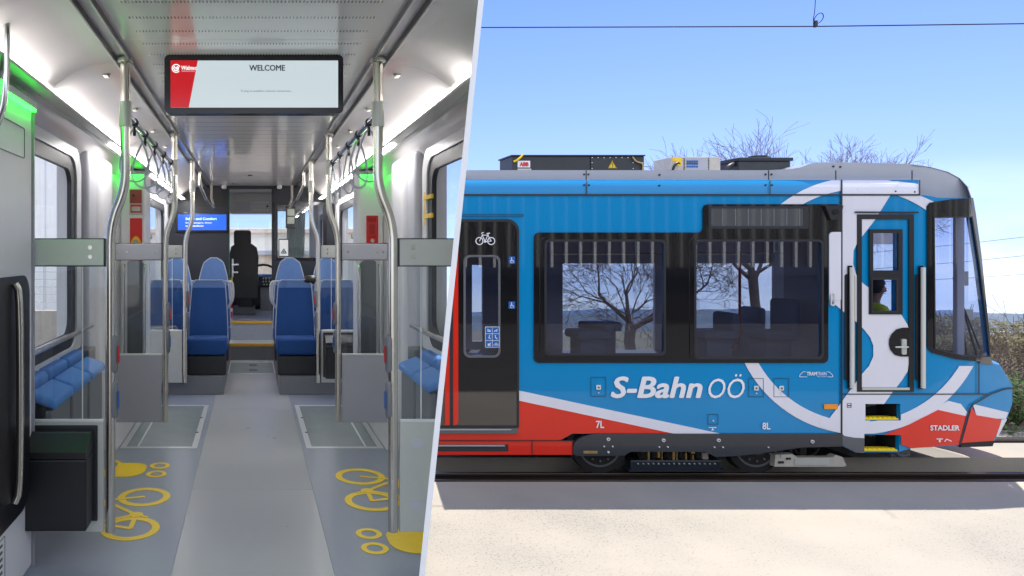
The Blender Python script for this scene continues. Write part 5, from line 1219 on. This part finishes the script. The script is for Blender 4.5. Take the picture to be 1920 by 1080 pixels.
# ---- fixed seats facing the viewer on a low plinth
for s in (-1, 1):
    x0, x1 = sorted((s*.29, s*1.2)); cob('seat_plinth', box(B(), x0, x1, 7.22, 9.3, FZ, -1.31, .006), 'greyp')
def seat(x, y, label, head, mirror=1):
    t = thing('passenger_seat', label, 'seat', (x, y, -1.31), 'blue seats facing the viewer')
    zb = -1.31
    bm = B(); box(bm, x-.20, x+.20, y+.02, y+.42, zb+.001, zb+.20, .01); obj('pedestal', bm, 'blackmat', t)
    bm = B(); box(bm, x-.215, x+.215, y, y+.44, zb+.21, zb+.36, .04, 4)
    for v in bm.verts:
        if v.co.z > zb+.3: v.co.z += .05*((abs(v.co.x-x)/.215)**2)*.5 + .02*(1-(v.co.y-y)/.44)
    obj('cushion', bm, 'seat', t, smooth=True)
    H = 1.22 if head else .985; zn = zb+(.88 if head else .90)
    hw = lambda v: .215 - .035*max(0, (v-zb-.36)/(.62))**1.6 - (.05*max(0, (v-zn)/.34)**1.5 if head else 0)
    def prof(v0, v1, top):
        n = 16; R_ = []; L = []
        for i in range(n+1):
            v = v0+(v1-v0)*i/n
            w = hw(v)
            if top: q = max(0, (v-(v1-.09))/.09) if head else max(0, (v-(v1-.03))/.03); w -= (.065 if head else .03)*(1-math.sqrt(max(0, 1-q*q)))
            R_.append((x+w, v)); L.append((x-w, v))
        return R_ + L[::-1]
    mp_ = lambda u, v, o: Vector((u, y+.38+.10*(v-zb-.3)-.045*(abs(u-x)/.2)**2.5-o, v))
    cvs = [zb+.3+.05*i for i in range(19)] + [zb+H-.05, zb+H-.03, zb+H-.012]; cus = [x-.17+.034*i for i in range(11)]
    obj('backrest', plate(B(), [prof(zb+.30, zn, False)], mp_, .07, (), cus, cvs), 'seat', t, smooth=True)
    obj('headrest' if head else 'top_band', plate(B(), [prof(zn+.001, zb+H, True)], mp_, .075, (), cus, cvs, off=.003), 'seat_pale', t, smooth=True)
    bm = B(); pr = prof(zb+.30, zb+H, True); tube(bm, [mp_(a, b, .004) for a, b in pr], .0055, 6); obj('piping', bm, 'piping', t, smooth=True)
    sd = mirror; zz = zb+.97 if not head else zb+.93
    gp = [(x+sd*.17, y+.43, zz), (x+sd*.225, y+.41, zz), (x+sd*.245, y+.41, zz-.05), (x+sd*.25, y+.40, zz-.22), (x+sd*.20, y+.41, zz-.30)]
    obj('grip', tube(B(), smoothpath(gp, 2), .0125, 10), 'piping', t, smooth=True)
for s, side in ((-1, 'left'), (1, 'right')):
    seat(s*.475, 7.26, 'blue aisle seat with a flat pale top band, front row on the %s' % side, False, -s)
    seat(s*.945, 7.26, 'blue window seat with a flat pale top band, front row on the %s' % side, False, -s)
    seat(s*.475 - s*.0, 8.2, 'blue aisle seat with tall pale headrest, second row on the %s' % side, True, -s)
    seat(s*.935, 8.2, 'blue window seat with tall pale headrest, second row on the %s' % side, True, -s)
# loose things on the seats
bm = B(); box(bm, -1.13, -.80, 7.32, 7.58, -.955, -.80, .06, 4)
for v in bm.verts: v.co.z += .02*noise.noise(v.co*9); v.co.x += .02*noise.noise(v.co*7+Vector((3, 3, 3)))
t = thing('bag', 'crumpled grey bag lying on the front left window seat', 'bag', (-.96, 7.45, -.95)); obj('bag_body', bm, 'grey_plastic', t, smooth=True)
obj('bag_strap', tube(B(), smoothpath([(-1.05, 7.34, -.83), (-.98, 7.27, -.88), (-.92, 7.27, -.93), (-.86, 7.34, -.84)], 3), .007, 6), 'alu', t)
bm = B(); bmesh.ops.create_uvsphere(bm, u_segments=18, v_segments=10, radius=.085, matrix=Matrix.Translation((.66, 7.73, -.325)) @ Matrix.Diagonal((1.15, .9, .62, 1)))
tag(obj('cap', bm, 'blackmat', smooth=True), 'black cap lying on top of the front right aisle seat', 'cap')
# driver's seat, fare card poster, mirror screen, extinguisher
t = thing('driver_seat', 'black high-backed seat in the open cab doorway', 'seat', (-.13, 11.1, -1.02))
obj('backrest', plate(B(), [[(-.33, -.75), (.09, -.75), (.10, -.35), (.11, -.10), (.08, .05), (.0, .11), (-.26, .11), (-.33, .06), (-.35, -.05), (-.345, -.4)]], lambda u, v, o: V3(u, 11.0+.08*v-o-.03*abs(u+.12), v), .12, (), [-.3+.05*i for i in range(8)], [-.7+.1*i for i in range(8)]), 'blackmat', t, smooth=True)
obj('headrest', plate(B(), [rr(-.285, -.01, .085, .325, .045)], lambda u, v, o: V3(u, 11.02-o, v), .1), 'blackmat', t)
obj('cushion', box(B(), -.33, .09, 11.05, 11.5, -.72, -.60, .04, 3), 'blackmat', t); obj('pedestal', box(B(), -.22, .03, 11.1, 11.4, -1.0, -.72, .03), 'blackmat', t); obj('seat_base', box(B(), -.3, .06, 11.0, 11.5, -1.018, -.9, .01), 'grey_plastic', t)
obj('armrest', box(B(), .11, .18, 11.0, 11.3, -.46, -.40, .02), 'blackmat', t)
t = thing('poster_frame', 'small white poster with a green triangle mark on the cab window', 'sign', (.47, 9.97, .02))
obj('frame', box(B(), .385, .535, 9.96, 9.985, -.09, .17, .006), 'rubber', t); obj('sheet', box(B(), .397, .523, 9.954, 9.959, -.075, .155), 'white', t)
obj('triangle_mark', icon(B(), [('line', [(.425, -.035), (.495, -.035), (.46, .025), (.425, -.035)], .014), ('disc', .46, -.015, .012)], face_y(9.953), .001), mat('dark_green_print', lin(.01, .12, .09), .5), t)
t = thing('mirror_monitor', 'small camera monitor showing two road pictures behind the cab window', 'monitor', (.56, 10.3, .4))
obj('housing', box(B(), .505, .65, 10.3, 10.33, .33, .66, .008), 'rubber', t)
for k, z in enumerate((.52, .40)): obj('picture', box(B(), .53, .635, 10.292, 10.299, z, z+.1), mat('lit_grey_picture', lin(.1, .1, .1), .4, emit=(.33, .33, .27), es=.6, var=.0), t)
bm = B(); tube(bm, [(-.30, 10.25, -1.0), (-.30, 10.25, -.46)], .013, 10); t = thing('marker_rod', 'red and white rod with yellow tip beside the black driver seat', 'rod', (-.3, 10.25, -1.0)); obj('rod', bm, 'red_box', t)
obj('tip', tube(B(), [(-.30, 10.25, -.455), (-.30, 10.25, -.40)], .018, 10), 'yellow_sign', t); bm = B()
for z in (-.9, -.75, -.6): tube(bm, [(-.30, 10.25, z), (-.30, 10.25, z+.05)], .0145, 10)
obj('white_band', bm, 'white', t)
# yellow latch on the right window surround
bm = B(); box(bm, 1.17, 1.185, 4.68, 4.71, .17, .40, .005); box(bm, 1.165, 1.18, 4.5, 4.71, .34, .37, .004); box(bm, 1.165, 1.18, 4.5, 4.71, .215, .245, .004)
tag(obj('yellow_latch', bm, 'yellow_sign'), 'yellow double latch on the pale surround of the right window', 'latch')
# ================================================================== the white slanted panel between cabin and yard
bm = B(); q = [(2.3, 1.05), (2.3, -1.75), (5.0, -1.86), (5.0, 1.13)]
cs = [Vector((KA*y+KB*z, y, z)) for y, z in q]
vs = [bm.verts.new(c+PN*.009) for c in cs] + [bm.verts.new(c-PN*.009) for c in cs]
for f_ in ((0, 1, 2, 3), (7, 6, 5, 4), (0, 4, 5, 1), (1, 5, 6, 2), (2, 6, 7, 3), (3, 7, 4, 0)): bm.faces.new([vs[i] for i in f_])
tag(obj('dividing_panel', bm, mat('matt_white_panel', lin(.93, .93, .93), .6)), 'thin slanted white panel closing the cut cabin beside the blue train', 'panel')
